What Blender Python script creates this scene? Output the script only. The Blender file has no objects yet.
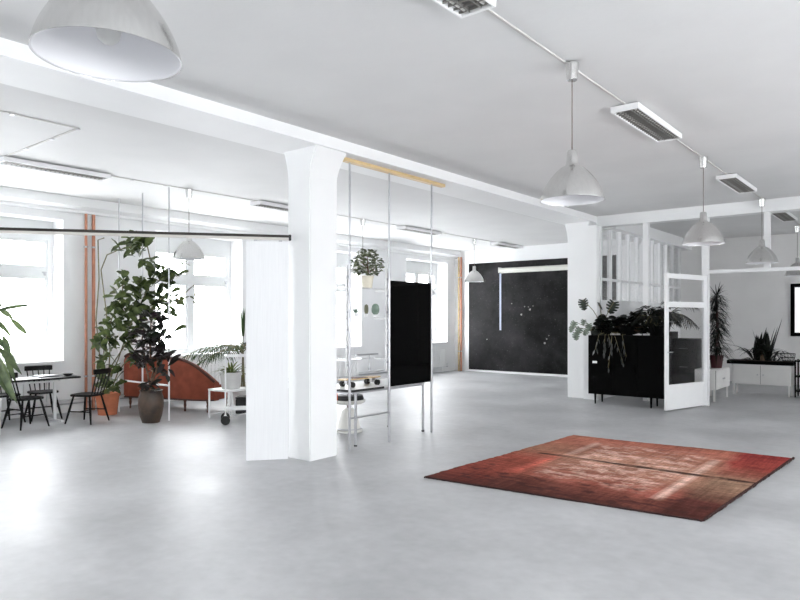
import bpy, bmesh, math, random
from mathutils import Vector, Matrix
random.seed(11)
scene = bpy.context.scene
COL = scene.collection
PI = math.pi

# ------------------------------------------------------------------ camera
HC, FPX, HOR = 1.65, 660.0, 318.0
TH = math.atan2(535, 660)
cam = bpy.data.cameras.new('camera')
cam.sensor_width = 36
cam.lens = FPX / 800 * 36
cam.shift_y = (HOR - 300) / 800
cam.clip_start = 0.05
camo = bpy.data.objects.new('camera', cam)
COL.objects.link(camo)
camo.location = (0, 0, HC)
camo.rotation_euler = (PI / 2, 0, TH)
scene.camera = camo
FW = Vector((-math.sin(TH), math.cos(TH), 0))
RT = Vector((math.cos(TH), math.sin(TH), 0))


def at(px, py, d):
    """a survey helper: the place d metres ahead that was measured at this pixel"""
    return Vector((0, 0, HC)) + d * (FW + RT * ((px - 400) / FPX)) + Vector((0, 0, (HOR - py) / FPX * d))


# ------------------------------------------------------------------ materials
def mat(name, col, rough=0.5, metal=0.0, var=0.0, scale=8.0, bump=0.0, bscale=60.0, spec=0.5, col2=None,
        trans=0.0, stretch=(1, 1, 1), coat=0.0):
    m = bpy.data.materials.new(name)
    m.use_nodes = True
    nt = m.node_tree
    N, L = nt.nodes, nt.links
    b = N['Principled BSDF']
    out = N['Material Output']
    b.inputs['Roughness'].default_value = rough
    b.inputs['Metallic'].default_value = metal
    b.inputs['Specular IOR Level'].default_value = spec
    b.inputs['Coat Weight'].default_value = coat
    c = (*col, 1)
    b.inputs['Base Color'].default_value = c
    tc = N.new('ShaderNodeTexCoord')
    mp = N.new('ShaderNodeMapping')
    mp.inputs['Scale'].default_value = stretch
    L.new(tc.outputs['Object'], mp.inputs['Vector'])
    if var or col2:
        n = N.new('ShaderNodeTexNoise')
        n.inputs['Scale'].default_value = scale
        n.inputs['Detail'].default_value = 4
        L.new(mp.outputs['Vector'], n.inputs['Vector'])
        r = N.new('ShaderNodeValToRGB')
        r.color_ramp.elements[0].position = 0.36
        r.color_ramp.elements[1].position = 0.64
        if col2:
            r.color_ramp.elements[0].color = (*col2, 1)
            r.color_ramp.elements[1].color = c
        else:
            r.color_ramp.elements[0].color = (*[x * (1 - var) for x in col], 1)
            r.color_ramp.elements[1].color = (*[min(1, x * (1 + var)) for x in col], 1)
        L.new(n.outputs['Fac'], r.inputs['Fac'])
        L.new(r.outputs['Color'], b.inputs['Base Color'])
        csrc = r.outputs['Color']
    else:
        csrc = None
    if bump:
        n2 = N.new('ShaderNodeTexNoise')
        n2.inputs['Scale'].default_value = bscale
        n2.inputs['Detail'].default_value = 5
        L.new(mp.outputs['Vector'], n2.inputs['Vector'])
        bp = N.new('ShaderNodeBump')
        bp.inputs['Strength'].default_value = bump
        bp.inputs['Distance'].default_value = 0.02
        L.new(n2.outputs['Fac'], bp.inputs['Height'])
        L.new(bp.outputs['Normal'], b.inputs['Normal'])
    if trans:
        t = N.new('ShaderNodeBsdfTranslucent')
        if csrc:
            L.new(csrc, t.inputs['Color'])
        else:
            t.inputs['Color'].default_value = c
        mx = N.new('ShaderNodeMixShader')
        mx.inputs['Fac'].default_value = trans
        L.new(b.outputs['BSDF'], mx.inputs[1])
        L.new(t.outputs['BSDF'], mx.inputs[2])
        L.new(mx.outputs['Shader'], out.inputs['Surface'])
    return m


def glass_mat(name, tint=(1, 1, 1), gloss=0.06):
    m = bpy.data.materials.new(name)
    m.use_nodes = True
    nt = m.node_tree
    N, L = nt.nodes, nt.links
    N.remove(N['Principled BSDF'])
    out = N['Material Output']
    t = N.new('ShaderNodeBsdfTransparent')
    t.inputs['Color'].default_value = (*tint, 1)
    g = N.new('ShaderNodeBsdfGlossy')
    g.inputs['Roughness'].default_value = 0.02
    lw = N.new('ShaderNodeFresnel')
    lw.inputs['IOR'].default_value = 1.14
    mm = N.new('ShaderNodeMath')
    mm.operation = 'MULTIPLY'
    mm.inputs[1].default_value = 0.4
    L.new(lw.outputs['Fac'], mm.inputs[0])
    mx = N.new('ShaderNodeMixShader')
    L.new(mm.outputs[0], mx.inputs['Fac'])
    L.new(t.outputs['BSDF'], mx.inputs[1])
    L.new(g.outputs['BSDF'], mx.inputs[2])
    L.new(mx.outputs['Shader'], out.inputs['Surface'])
    return m


def floor_mat():
    m = mat('polished_concrete', (0.5, 0.5, 0.52), 0.3)
    nt = m.node_tree
    N, L = nt.nodes, nt.links
    b = N['Principled BSDF']
    tc = N['Texture Coordinate']
    n1 = N.new('ShaderNodeTexNoise')
    n1.inputs['Scale'].default_value = 0.7
    n1.inputs['Detail'].default_value = 6
    n1.inputs['Roughness'].default_value = 0.58
    n1.inputs['Distortion'].default_value = 0.15
    L.new(tc.outputs['Object'], n1.inputs['Vector'])
    r = N.new('ShaderNodeValToRGB')
    r.color_ramp.elements[0].position = 0.33
    r.color_ramp.elements[0].color = (0.35, 0.352, 0.36, 1)
    r.color_ramp.elements[1].position = 0.68
    r.color_ramp.elements[1].color = (0.52, 0.522, 0.53, 1)
    L.new(n1.outputs['Fac'], r.inputs['Fac'])
    n2 = N.new('ShaderNodeTexNoise')
    n2.inputs['Scale'].default_value = 9
    n2.inputs['Detail'].default_value = 6
    L.new(tc.outputs['Object'], n2.inputs['Vector'])
    mx = N.new('ShaderNodeMix')
    mx.data_type = 'RGBA'
    mx.blend_type = 'SOFT_LIGHT'
    mx.inputs['Factor'].default_value = 0.25
    L.new(r.outputs['Color'], mx.inputs[6])
    L.new(n2.outputs['Fac'], mx.inputs[7])
    L.new(mx.outputs[2], b.inputs['Base Color'])
    mr = N.new('ShaderNodeMapRange')
    mr.inputs['To Min'].default_value = 0.38
    mr.inputs['To Max'].default_value = 0.54
    mr.inputs['From Min'].default_value = 0.3
    mr.inputs['From Max'].default_value = 0.7
    L.new(n1.outputs['Fac'], mr.inputs['Value'])
    L.new(mr.outputs['Result'], b.inputs['Roughness'])
    bp = N.new('ShaderNodeBump')
    bp.inputs['Strength'].default_value = 0.06
    bp.inputs['Distance'].default_value = 0.02
    n3 = N.new('ShaderNodeTexNoise')
    n3.inputs['Scale'].default_value = 2.2
    n3.inputs['Detail'].default_value = 5
    L.new(tc.outputs['Object'], n3.inputs['Vector'])
    L.new(n3.outputs['Fac'], bp.inputs['Height'])
    L.new(bp.outputs['Normal'], b.inputs['Normal'])
    return m


def black_wall_mat():
    m = mat('black_chalk_paint', (0.012, 0.012, 0.013), 0.6, spec=0.12)
    nt = m.node_tree
    N, L = nt.nodes, nt.links
    b = N['Principled BSDF']
    tc = N['Texture Coordinate']
    n1 = N.new('ShaderNodeTexNoise')
    n1.inputs['Scale'].default_value = 0.55
    n1.inputs['Detail'].default_value = 8
    n1.inputs['Roughness'].default_value = 0.65
    L.new(tc.outputs['Object'], n1.inputs['Vector'])
    r = N.new('ShaderNodeValToRGB')
    r.color_ramp.elements[0].position = 0.40
    r.color_ramp.elements[0].color = (0.003, 0.0029, 0.0029, 1)
    r.color_ramp.elements[1].position = 0.72
    r.color_ramp.elements[1].color = (0.045, 0.044, 0.046, 1)
    L.new(n1.outputs['Fac'], r.inputs['Fac'])
    # fine chalk specks
    v = N.new('ShaderNodeTexNoise')
    v.inputs['Scale'].default_value = 26
    v.inputs['Detail'].default_value = 3
    L.new(tc.outputs['Object'], v.inputs['Vector'])
    r2 = N.new('ShaderNodeValToRGB')
    r2.color_ramp.elements[0].position = 0.66
    r2.color_ramp.elements[0].color = (0, 0, 0, 1)
    r2.color_ramp.elements[1].position = 0.80
    r2.color_ramp.elements[1].color = (0.10, 0.10, 0.10, 1)
    L.new(v.outputs['Fac'], r2.inputs['Fac'])
    mx = N.new('ShaderNodeMix')
    mx.data_type = 'RGBA'
    mx.blend_type = 'ADD'
    mx.inputs['Factor'].default_value = 1
    L.new(r.outputs['Color'], mx.inputs[6])
    L.new(r2.outputs['Color'], mx.inputs[7])
    L.new(mx.outputs[2], b.inputs['Base Color'])
    return m


def rug_mat():
    m = mat('worn_persian_wool', (0.3, 0.05, 0.03), 0.95, spec=0.1)
    nt = m.node_tree
    N, L = nt.nodes, nt.links
    b = N['Principled BSDF']
    tc = N['Texture Coordinate']
    sep = N.new('ShaderNodeSeparateXYZ')
    L.new(tc.outputs['Generated'], sep.inputs[0])
    U, V = sep.outputs[0], sep.outputs[1]

    def math_(op, a, c=None, clamp=False):
        n = N.new('ShaderNodeMath')
        n.operation = op
        n.use_clamp = clamp
        for i, x in enumerate((a, c)):
            if x is None:
                continue
            if hasattr(x, 'links'):
                L.new(x, n.inputs[i])
            else:
                n.inputs[i].default_value = x
        return n.outputs[0]

    def noise(scale, stretch=(1, 1, 1), detail=4, rough=0.55):
        mp = N.new('ShaderNodeMapping')
        mp.inputs['Scale'].default_value = stretch
        L.new(tc.outputs['Generated'], mp.inputs['Vector'])
        n = N.new('ShaderNodeTexNoise')
        n.inputs['Scale'].default_value = scale
        n.inputs['Detail'].default_value = detail
        n.inputs['Roughness'].default_value = rough
        L.new(mp.outputs['Vector'], n.inputs['Vector'])
        return n.outputs['Fac']

    def ramp(fac, stops, interp='LINEAR'):
        r = N.new('ShaderNodeValToRGB')
        r.color_ramp.interpolation = interp
        el = r.color_ramp.elements
        el[0].position, el[0].color = stops[0][0], (*stops[0][1], 1)
        el[1].position, el[1].color = stops[-1][0], (*stops[-1][1], 1)
        for p, c in stops[1:-1]:
            e = el.new(p)
            e.color = (*c, 1)
        L.new(fac, r.inputs['Fac'])
        return r.outputs['Color']

    def mix(f, a, c, mode='MIX'):
        n = N.new('ShaderNodeMix')
        n.data_type = 'RGBA'
        n.blend_type = mode
        n.clamp_factor = True
        n.clamp_result = False
        if hasattr(f, 'links'):
            L.new(f, n.inputs[0])
        else:
            n.inputs[0].default_value = f
        for i, x in ((6, a), (7, c)):
            if hasattr(x, 'links'):
                L.new(x, n.inputs[i])
            else:
                n.inputs[i].default_value = (*x, 1)
        return n.outputs[2]

    def band(x, lo, hi, soft):
        a = math_('DIVIDE', math_('SUBTRACT', x, lo), soft, True)
        c = math_('DIVIDE', math_('SUBTRACT', hi, x), soft, True)
        return math_('MULTIPLY', a, c)

    wob = math_('MULTIPLY', math_('SUBTRACT', noise(7), 0.5), 0.10)
    Uw = math_('ADD', U, wob)
    wob2 = math_('MULTIPLY', math_('SUBTRACT', noise(5, (1, 2, 1)), 0.5), 0.12)
    Vw = math_('ADD', V, wob2)
    field = ramp(Vw, [(0.0, (0.06, 0.018, 0.014)), (0.15, (0.13, 0.040, 0.030)), (0.24, (0.27, 0.085, 0.06)), (0.42, (0.30, 0.14, 0.10)),
                      (0.56, (0.36, 0.19, 0.135)), (0.75, (0.31, 0.135, 0.095)), (0.92, (0.34, 0.12, 0.085)), (1.0, (0.22, 0.09, 0.06))])
    right = ramp(Vw, [(0.0, (0.045, 0.012, 0.010)), (0.22, (0.085, 0.026, 0.020)), (0.36, (0.24, 0.14, 0.095)), (0.5, (0.28, 0.18, 0.125)),
                      (0.6, (0.26, 0.10, 0.07)), (0.75, (0.27, 0.05, 0.04)), (1.0, (0.22, 0.03, 0.028))])
    left = ramp(Vw, [(0.0, (0.07, 0.017, 0.013)), (0.18, (0.20, 0.045, 0.032)), (0.45, (0.29, 0.075, 0.05)), (0.6, (0.30, 0.15, 0.10)),
                     (0.85, (0.36, 0.13, 0.09)), (1.0, (0.28, 0.14, 0.09))])
    c = mix(band(Uw, -1, 0.24, 0.06), field, left)
    c = mix(band(Uw, 0.78, 3, 0.06), c, right)
    # pale woven medallion rows in the middle field
    blot = math_('MULTIPLY', band(Uw, 0.27, 0.74, 0.05), band(Vw, 0.2, 0.88, 0.08))
    pale = ramp(noise(9, (1.2, 2.6, 1), 6, 0.7), [(0.47, (0, 0, 0)), (0.58, (1, 1, 1))])
    sp = N.new('ShaderNodeSeparateColor')
    L.new(pale, sp.inputs[0])
    c = mix(math_('MULTIPLY', math_('MULTIPLY', blot, sp.outputs[0]), 0.68), c, (0.66, 0.46, 0.39))
    # coral stripe, then white stripes along the length
    c = mix(math_('MULTIPLY', math_('MULTIPLY', band(U, 0.18, 0.26, 0.04), band(V, 0.16, 0.55, 0.10)), 0.75), c, (0.58, 0.13, 0.09))
    c = mix(math_('MULTIPLY', math_('MULTIPLY', band(U, 0.215, 0.27, 0.025), band(V, 0.55, 0.86, 0.05)), 0.65), c, (0.66, 0.47, 0.40))
    c = mix(math_('MULTIPLY', math_('MULTIPLY', band(U, 0.735, 0.79, 0.025), band(V, 0.16, 0.82, 0.05)), 0.7), c, (0.68, 0.50, 0.43))
    # horizontal streaks of wear (weft direction)
    st = ramp(noise(3.0, (2.0, 40, 1), 6, 0.75), [(0.36, (0.40, 0.37, 0.36)), (0.60, (1.0, 1.0, 1.0))])
    c = mix(0.8, c, st, 'MULTIPLY')
    st2 = ramp(noise(3.0, (30, 1.5, 1), 4, 0.7), [(0.40, (0.70, 0.68, 0.66)), (0.56, (1.0, 1.0, 1.0))])
    c = mix(0.8, c, st2, 'MULTIPLY')
    st3 = ramp(noise(5.0, (1, 1, 1), 6, 0.75), [(0.38, (0.75, 0.7, 0.68)), (0.62, (1.35, 1.35, 1.35))])
    c = mix(0.8, c, st3, 'MULTIPLY')
    # broken dark line along the crease across the middle
    cre = math_('MULTIPLY', band(V, 0.512, 0.548, 0.010), band(U, 0.12, 0.985, 0.02))
    brk = ramp(noise(10, (1, 0.2, 1), 3), [(0.38, (0, 0, 0)), (0.50, (1, 1, 1))])
    sp2 = N.new('ShaderNodeSeparateColor')
    L.new(brk, sp2.inputs[0])
    c = mix(math_('MULTIPLY', math_('MULTIPLY', cre, sp2.outputs[0]), 0.95), c, (0.03, 0.014, 0.010))
    # dark blotches near the near border
    bl = ramp(noise(8, (1.6, 3, 1), 4), [(0.54, (0, 0, 0)), (0.64, (1, 1, 1))])
    sp3 = N.new('ShaderNodeSeparateColor')
    L.new(bl, sp3.inputs[0])
    c = mix(math_('MULTIPLY', math_('MULTIPLY', band(Vw, 0.02, 0.3, 0.05), sp3.outputs[0]), 0.8), c, (0.035, 0.012, 0.010))
    # grain
    c = mix(0.5, c, ramp(noise(160, (1, 1, 1), 2), [(0.3, (0.5, 0.5, 0.5)), (0.7, (1.0, 1.0, 1.0))]), 'MULTIPLY')
    c = mix(1.0, c, (1.72, 1.70, 1.68), 'MULTIPLY')
    L.new(c, b.inputs['Base Color'])
    bp = N.new('ShaderNodeBump')
    bp.inputs['Strength'].default_value = 0.5
    bp.inputs['Distance'].default_value = 0.01
    L.new(noise(120, (1, 1, 1), 3), bp.inputs['Height'])
    L.new(bp.outputs['Normal'], b.inputs['Normal'])
    return m


M = {}
M['wall'] = mat('white_wall_paint', (0.86, 0.865, 0.87), 0.6, var=0.012, scale=2, bump=0.05, bscale=25, spec=0.3)
M['greywall'] = mat('pale_grey_wall_paint', (0.80, 0.79, 0.78), 0.7, var=0.02, scale=2, bump=0.05, bscale=20, spec=0.3)
M['ceil'] = mat('rough_ceiling_paint', (0.73, 0.73, 0.727), 0.75, var=0.02, scale=1.3, bump=0.35, bscale=2.6, spec=0.25)
M['beam'] = mat('beam_paint', (0.88, 0.885, 0.885), 0.6, var=0.01, scale=2, bump=0.04, bscale=10, spec=0.3)
M['floor'] = floor_mat()
M['black_wall'] = black_wall_mat()
M['rug'] = rug_mat()
M['rug_edge'] = mat('dark_rug_binding', (0.035, 0.012, 0.01), 0.95, var=0.3, scale=60)
M['white'] = mat('white_lacquer', (0.86, 0.86, 0.86), 0.35, var=0.01, scale=5)
M['frame'] = mat('white_window_paint', (0.66, 0.67, 0.67), 0.4, var=0.01, scale=5)
M['glass'] = glass_mat('clear_window_glass')
M['alu'] = mat('brushed_aluminium', (0.70, 0.695, 0.685), 0.22, 1.0, var=0.03, scale=9, stretch=(6, 6, 0.3))
M['enamel'] = mat('white_enamel', (0.82, 0.82, 0.84), 0.4, var=0.01, scale=5)
M['steel'] = mat('grey_steel_tube', (0.50, 0.50, 0.52), 0.35, 0.8, var=0.04, scale=20)
M['chrome'] = mat('chrome', (0.7, 0.7, 0.72), 0.15, 1.0)
M['louvre'] = mat('dull_louvre_metal', (0.34, 0.33, 0.31), 0.4, 0.6, var=0.06, scale=20)
M['fixin'] = mat('fixture_inside', (0.22, 0.215, 0.21), 0.5, 0.3, var=0.05, scale=10)
M['tube'] = mat('unlit_fluorescent_tube', (0.72, 0.72, 0.70), 0.3)
M['copper'] = mat('copper_pipe', (0.50, 0.22, 0.14), 0.38, 0.45, var=0.12, scale=9)
M['brass'] = mat('dull_brass_pipe', (0.55, 0.40, 0.22), 0.4, 0.4, var=0.12, scale=9)
M['cord'] = mat('brown_cord', (0.16, 0.12, 0.10), 0.7)
M['darkcord'] = mat('grey_cord', (0.25, 0.25, 0.25), 0.7)
M['rail'] = mat('dark_rail_metal', (0.025, 0.02, 0.016), 0.45, 0.2, var=0.3, scale=4)
M['rail2'] = mat('pale_rail_strip', (0.62, 0.59, 0.55), 0.5, var=0.03, scale=4)
M['black'] = mat('black_plastic', (0.012, 0.012, 0.012), 0.5, var=0.1, scale=8)
M['blackwood'] = mat('black_stained_wood', (0.005, 0.0045, 0.0045), 0.5, spec=0.2, var=0.3, scale=6, stretch=(1, 1, 8))
M['deepblack'] = mat('matt_black_lacquer', (0.0015, 0.0015, 0.0015), 0.6, spec=0.04, var=0.1, scale=8)
M['blackglass'] = mat('black_glass', (0.001, 0.001, 0.001), 0.02, spec=0.07, var=0.1, scale=8)
M['pine'] = mat('pale_pine', (0.66, 0.50, 0.27), 0.5, var=0.10, scale=3, stretch=(10, 1, 10))
M['deck'] = mat('maple_deck', (0.62, 0.44, 0.22), 0.45, var=0.10, scale=4, stretch=(10, 1, 10))
M['terra'] = mat('terracotta', (0.55, 0.18, 0.09), 0.75, var=0.10, scale=9, bump=0.08)
M['soil'] = mat('potting_soil', (0.03, 0.02, 0.014), 0.95, var=0.4, scale=40, bump=0.5)
M['darkclay'] = mat('dark_glazed_clay', (0.030, 0.021, 0.016), 0.45, col2=(0.085, 0.052, 0.034), scale=5, var=0.1, bump=0.1, bscale=20)
M['concretepot'] = mat('light_grey_pot', (0.60, 0.595, 0.585), 0.7, var=0.04, scale=9)
M['creampot'] = mat('cream_pot', (0.78, 0.73, 0.60), 0.6, var=0.05, scale=9)
M['redpot'] = mat('dark_red_pot', (0.045, 0.008, 0.009), 0.4, var=0.1, scale=9)
M['velvet'] = mat('rust_velvet', (0.26, 0.068, 0.040), 0.85, var=0.16, scale=5, bump=0.1, bscale=90, spec=0.2)
M['velvet_dark'] = mat('dark_brown_piping', (0.07, 0.022, 0.013), 0.6, var=0.16, scale=10)
M['sofaleg'] = mat('brown_turned_wood', (0.10, 0.035, 0.018), 0.4, var=0.2, scale=12)
M['bark'] = mat('bark', (0.13, 0.085, 0.055), 0.9, var=0.25, scale=25, bump=0.3)
M['stem'] = mat('green_brown_stem', (0.16, 0.14, 0.07), 0.7, var=0.2, scale=15)
M['vine'] = mat('vine_leaf', (0.13, 0.17, 0.06), 0.4, col2=(0.022, 0.035, 0.016), scale=6.0, var=0.1, trans=0.38, spec=0.3)
M['ficus'] = mat('dark_rubber_leaf', (0.040, 0.026, 0.032), 0.42, spec=0.3, col2=(0.014, 0.024, 0.012), scale=5.0, var=0.1, trans=0.10)
M['palm'] = mat('palm_leaf', (0.075, 0.11, 0.045), 0.65, spec=0.2, col2=(0.04, 0.07, 0.03), scale=4.0, var=0.1, trans=0.22)
M['bamboo'] = mat('long_olive_leaf', (0.16, 0.21, 0.09), 0.45, col2=(0.05, 0.08, 0.035), scale=5.0, var=0.1, trans=0.25)
M['yucca'] = mat('yellow_green_leaf', (0.22, 0.26, 0.06), 0.45, col2=(0.05, 0.09, 0.03), scale=9.0, var=0.1, trans=0.25)
M['jade'] = mat('small_green_leaf', (0.24, 0.27, 0.16), 0.45, col2=(0.06, 0.08, 0.04), scale=12.0, var=0.1, trans=0.25)
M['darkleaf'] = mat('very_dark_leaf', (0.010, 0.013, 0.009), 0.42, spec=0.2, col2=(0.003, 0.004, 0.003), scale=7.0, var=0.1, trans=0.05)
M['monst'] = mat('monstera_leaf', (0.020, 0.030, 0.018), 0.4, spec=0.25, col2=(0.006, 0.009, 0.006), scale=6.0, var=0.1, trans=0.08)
M['silver'] = mat('silvery_leaf', (0.20, 0.25, 0.19), 0.4, col2=(0.07, 0.09, 0.065), scale=16.0, var=0.1, trans=0.1)
M['cactus'] = mat('cactus_green', (0.26, 0.34, 0.28), 0.6, col2=(0.15, 0.22, 0.17), scale=20, var=0.1)
M['cactus_brown'] = mat('brown_cactus', (0.10, 0.09, 0.06), 0.7, col2=(0.16, 0.17, 0.10), scale=24, var=0.1)
M['orange'] = mat('orange_red_shell', (0.62, 0.14, 0.06), 0.4, var=0.05, scale=6)
M['offwhite'] = mat('off_white_plastic', (0.70, 0.69, 0.65), 0.4, var=0.02, scale=6)
M['screen'] = mat('cream_screen_casing', (0.76, 0.75, 0.70), 0.5, var=0.02, scale=6)
M['strap'] = mat('pale_blue_strip', (0.42, 0.46, 0.58), 0.5, var=0.04, scale=10)
M['paper'] = mat('white_art_paper', (0.88, 0.88, 0.88), 0.6, var=0.01, scale=4)
M['cabinet'] = mat('white_steel_cabinet', (0.72, 0.71, 0.695), 0.4, var=0.02, scale=4)
M['gap'] = mat('door_gap', (0.06, 0.06, 0.06), 0.7, var=0.1, scale=4)
M['wheel'] = mat('black_rubber', (0.015, 0.015, 0.015), 0.6, var=0.1, scale=20)
M['shadepaper'] = mat('paint_ribbed_white', (0.86, 0.865, 0.875), 0.55, var=0.02, scale=6, stretch=(14, 14, 0.4), bump=0.10, bscale=6)


# ------------------------------------------------------------------ mesh builder
class MB:
    def __init__(s):
        s.v, s.f = [], []

    def add(s, vs, fs):
        o = len(s.v)
        s.v += [tuple(p) for p in vs]
        s.f += [tuple(i + o for i in f) for f in fs]

    def box(s, x0, x1, y0, y1, z0, z1, mtx=None):
        vs = [Vector((x, y, z)) for z in (z0, z1) for y in (y0, y1) for x in (x0, x1)]
        if mtx is not None:
            vs = [mtx @ p for p in vs]
        s.add(vs, [(0, 2, 3, 1), (4, 5, 7, 6), (0, 1, 5, 4), (2, 6, 7, 3), (0, 4, 6, 2), (1, 3, 7, 5)])
        return s

    def cyl(s, p0, p1, r0, r1=None, n=12):
        return s.tube([p0, p1], [r0, r0 if r1 is None else r1], n)

    def tube(s, pts, r, n=8, caps=True):
        pts = [Vector(p) for p in pts]
        rs = r if isinstance(r, (list, tuple)) else [r] * len(pts)
        rings = []
        up = None
        for i, p in enumerate(pts):
            d = (pts[min(i + 1, len(pts) - 1)] - pts[max(i - 1, 0)])
            d = d.normalized() if d.length > 1e-9 else Vector((0, 0, 1))
            if up is None:
                a = Vector((0, 0, 1)) if abs(d.z) < 0.9 else Vector((1, 0, 0))
                up = (a - d * a.dot(d)).normalized()
            else:
                up = up - d * up.dot(d)
                up = up.normalized() if up.length > 1e-6 else d.orthogonal().normalized()
            e = d.cross(up)
            rings.append([p + (up * math.cos(2 * PI * k / n) + e * math.sin(2 * PI * k / n)) * rs[i] for k in range(n)])
        vs = [q for ring in rings for q in ring]
        fs = []
        for i in range(len(pts) - 1):
            for k in range(n):
                a, b = i * n + k, i * n + (k + 1) % n
                fs.append((a, b, b + n, a + n))
        if caps:
            fs.append(tuple(range(n - 1, -1, -1)))
            fs.append(tuple((len(pts) - 1) * n + k for k in range(n)))
        s.add(vs, fs)
        return s

    def lathe(s, prof, c=(0, 0, 0), n=28):
        """prof: list of (r, z); r = 0 ends close to a point"""
        c = Vector(c)
        vs, idx = [], []
        for r, z in prof:
            if r < 1e-6:
                idx.append([len(vs)])
                vs.append(c + Vector((0, 0, z)))
            else:
                idx.append(list(range(len(vs), len(vs) + n)))
                vs += [c + Vector((r * math.cos(2 * PI * k / n), r * math.sin(2 * PI * k / n), z)) for k in range(n)]
        fs = []
        for a, b in zip(idx, idx[1:]):
            for k in range(n):
                k2 = (k + 1) % n
                if len(a) == 1 and len(b) == 1:
                    continue
                if len(a) == 1:
                    fs.append((a[0], b[k2], b[k]))
                elif len(b) == 1:
                    fs.append((a[k], a[k2], b[0]))
                else:
                    fs.append((a[k], a[k2], b[k2], b[k]))
        s.add(vs, fs)
        return s

    def prism(s, outline, axis, lo, hi):
        """outline 2D list in the two axes other than axis, extruded lo..hi"""
        def mk(a, b, t):
            return {'x': (t, a, b), 'y': (a, t, b), 'z': (a, b, t)}[axis]
        n = len(outline)
        vs = [mk(a, b, lo) for a, b in outline] + [mk(a, b, hi) for a, b in outline]
        fs = [tuple(range(n)), tuple(range(2 * n - 1, n - 1, -1))]
        fs += [(i, n + i, n + (i + 1) % n, (i + 1) % n) for i in range(n)]
        s.add(vs, fs)
        return s

    def leaf(s, p, d, L, W, droop=0.3, fold=0.15, shape='oval', seg=5, roll=0.0):
        p = Vector(p)
        d = Vector(d).normalized()
        side = d.cross(Vector((0, 0, 1)))
        side = side.normalized() if side.length > 1e-4 else Vector((1, 0, 0))
        nrm = side.cross(d).normalized()
        if roll:
            R = Matrix.Rotation(roll, 3, d)
            side, nrm = R @ side, R @ nrm
        vs, fs = [], []
        for i in range(seg + 1):
            t = i / seg
            if shape == 'oval':
                w = math.sin(PI * min(1, t * 0.96 + 0.03)) ** 0.8
            elif shape == 'heart':
                w = (1 - t) ** 0.75 * (0.75 + 1.1 * t) * (1 if t > 0 else 0.55)
            elif shape == 'blade':
                w = (min(1, 0.35 + t * 3.2)) * (1 - t) ** 0.55
            else:
                w = (min(1, 0.6 + 2 * t)) * (1 - t ** 2.2)
            w *= W * 0.5
            c = p + d * (L * t) + Vector((0, 0, -1)) * (droop * L * t * t)
            vs += [c - side * w + nrm * (fold * w), c, c + side * w + nrm * (fold * w)]
        for i in range(seg):
            a = i * 3
            fs += [(a, a + 1, a + 4, a + 3), (a + 1, a + 2, a + 5, a + 4)]
        s.add(vs, fs)
        return s

    def monstera(s, p, d, nrm, R, slots=5):
        """a split heart-shaped leaf: fingers left and right of the midrib"""
        p, d, nrm = Vector(p), Vector(d).normalized(), Vector(nrm).normalized()
        side = d.cross(nrm).normalized()
        nrm = side.cross(d).normalized()
        st = slots * 4
        for sg in (-1, 1):
            vs, fs = [], []
            for i in range(st + 1):
                t = i / st
                w = R * 0.62 * math.sin(PI * (0.16 + 0.84 * t)) ** 0.62 if t < 1 else 0
                if i % 4 == 3 and t > 0.12:
                    w *= 0.38
                back = -0.28 * R * (w / (R * 0.62)) * (1 - t)
                c = p + d * (2 * R * 0.62 * t) - nrm * (0.12 * R * t * t)
                o = c + side * (sg * w) + d * back - nrm * (0.18 * w)
                m_ = c + side * (sg * w * 0.5) + d * back * 0.5 + nrm * (0.03 * R)
                vs += [c, m_, o]
            for i in range(st):
                a = i * 3
                fs += [(a, a + 1, a + 4, a + 3), (a + 1, a + 2, a + 5, a + 4)]
            s.add(vs, fs)
        return s

    def build(s, name, m, parent=None, smooth=False, bevel=0.0, weld=False, org=None):
        me = bpy.data.meshes.new(name)
        vs = s.v
        if org is not None:
            vs = [(x - org[0], y - org[1], z - org[2]) for x, y, z in vs]
        me.from_pydata(vs, [], s.f)
        me.validate()
        bm = bmesh.new()
        bm.from_mesh(me)
        if weld:
            bmesh.ops.remove_doubles(bm, verts=bm.verts, dist=1e-5)
        bmesh.ops.recalc_face_normals(bm, faces=bm.faces)
        if bevel:
            bmesh.ops.bevel(bm, geom=[e for e in bm.edges if len(e.link_faces) == 2 and e.calc_face_angle(0) > 0.6],
                            offset=bevel, segments=2, affect='EDGES', clamp_overlap=True)
        bm.to_mesh(me)
        bm.free()
        me.materials.append(m)
        if smooth:
            me.shade_smooth()
            me.set_sharp_from_angle(angle=math.radians(40))
        o = bpy.data.objects.new(name, me)
        COL.objects.link(o)
        if parent:
            o.parent = parent
        return o


def box(*a):
    return MB().box(*a)


def tag(o, label=None, cat=None, group=None, kind=None):
    if label:
        o['label'] = label
    if cat:
        o['category'] = cat
    if group:
        o['group'] = group
    if kind:
        o['kind'] = kind
    return o


def thing(name, label, cat, loc=(0, 0, 0), rz=0.0, group=None):
    o = bpy.data.objects.new(name, None)
    o.empty_display_size = 0.1
    COL.objects.link(o)
    o.location = loc
    o.rotation_euler = (0, 0, rz)
    return tag(o, label, cat, group)


def struct(name, mb, m, parent=None, smooth=False, bevel=0.0):
    o = mb.build(name, m, parent, smooth, bevel)
    if parent is None:
        o['kind'] = 'structure'
    return o


def dup(root, loc, label, rz=None):
    def cp(o, par):
        c = o.copy()
        COL.objects.link(c)
        if par:
            c.parent = par
        for ch in [x for x in bpy.data.objects if x.parent == o and x != c]:
            cp(ch, c)
        return c
    r = cp(root, None)
    r.location = loc
    if rz is not None:
        r.rotation_euler = (0, 0, rz)
    r['label'] = label
    return r


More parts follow.
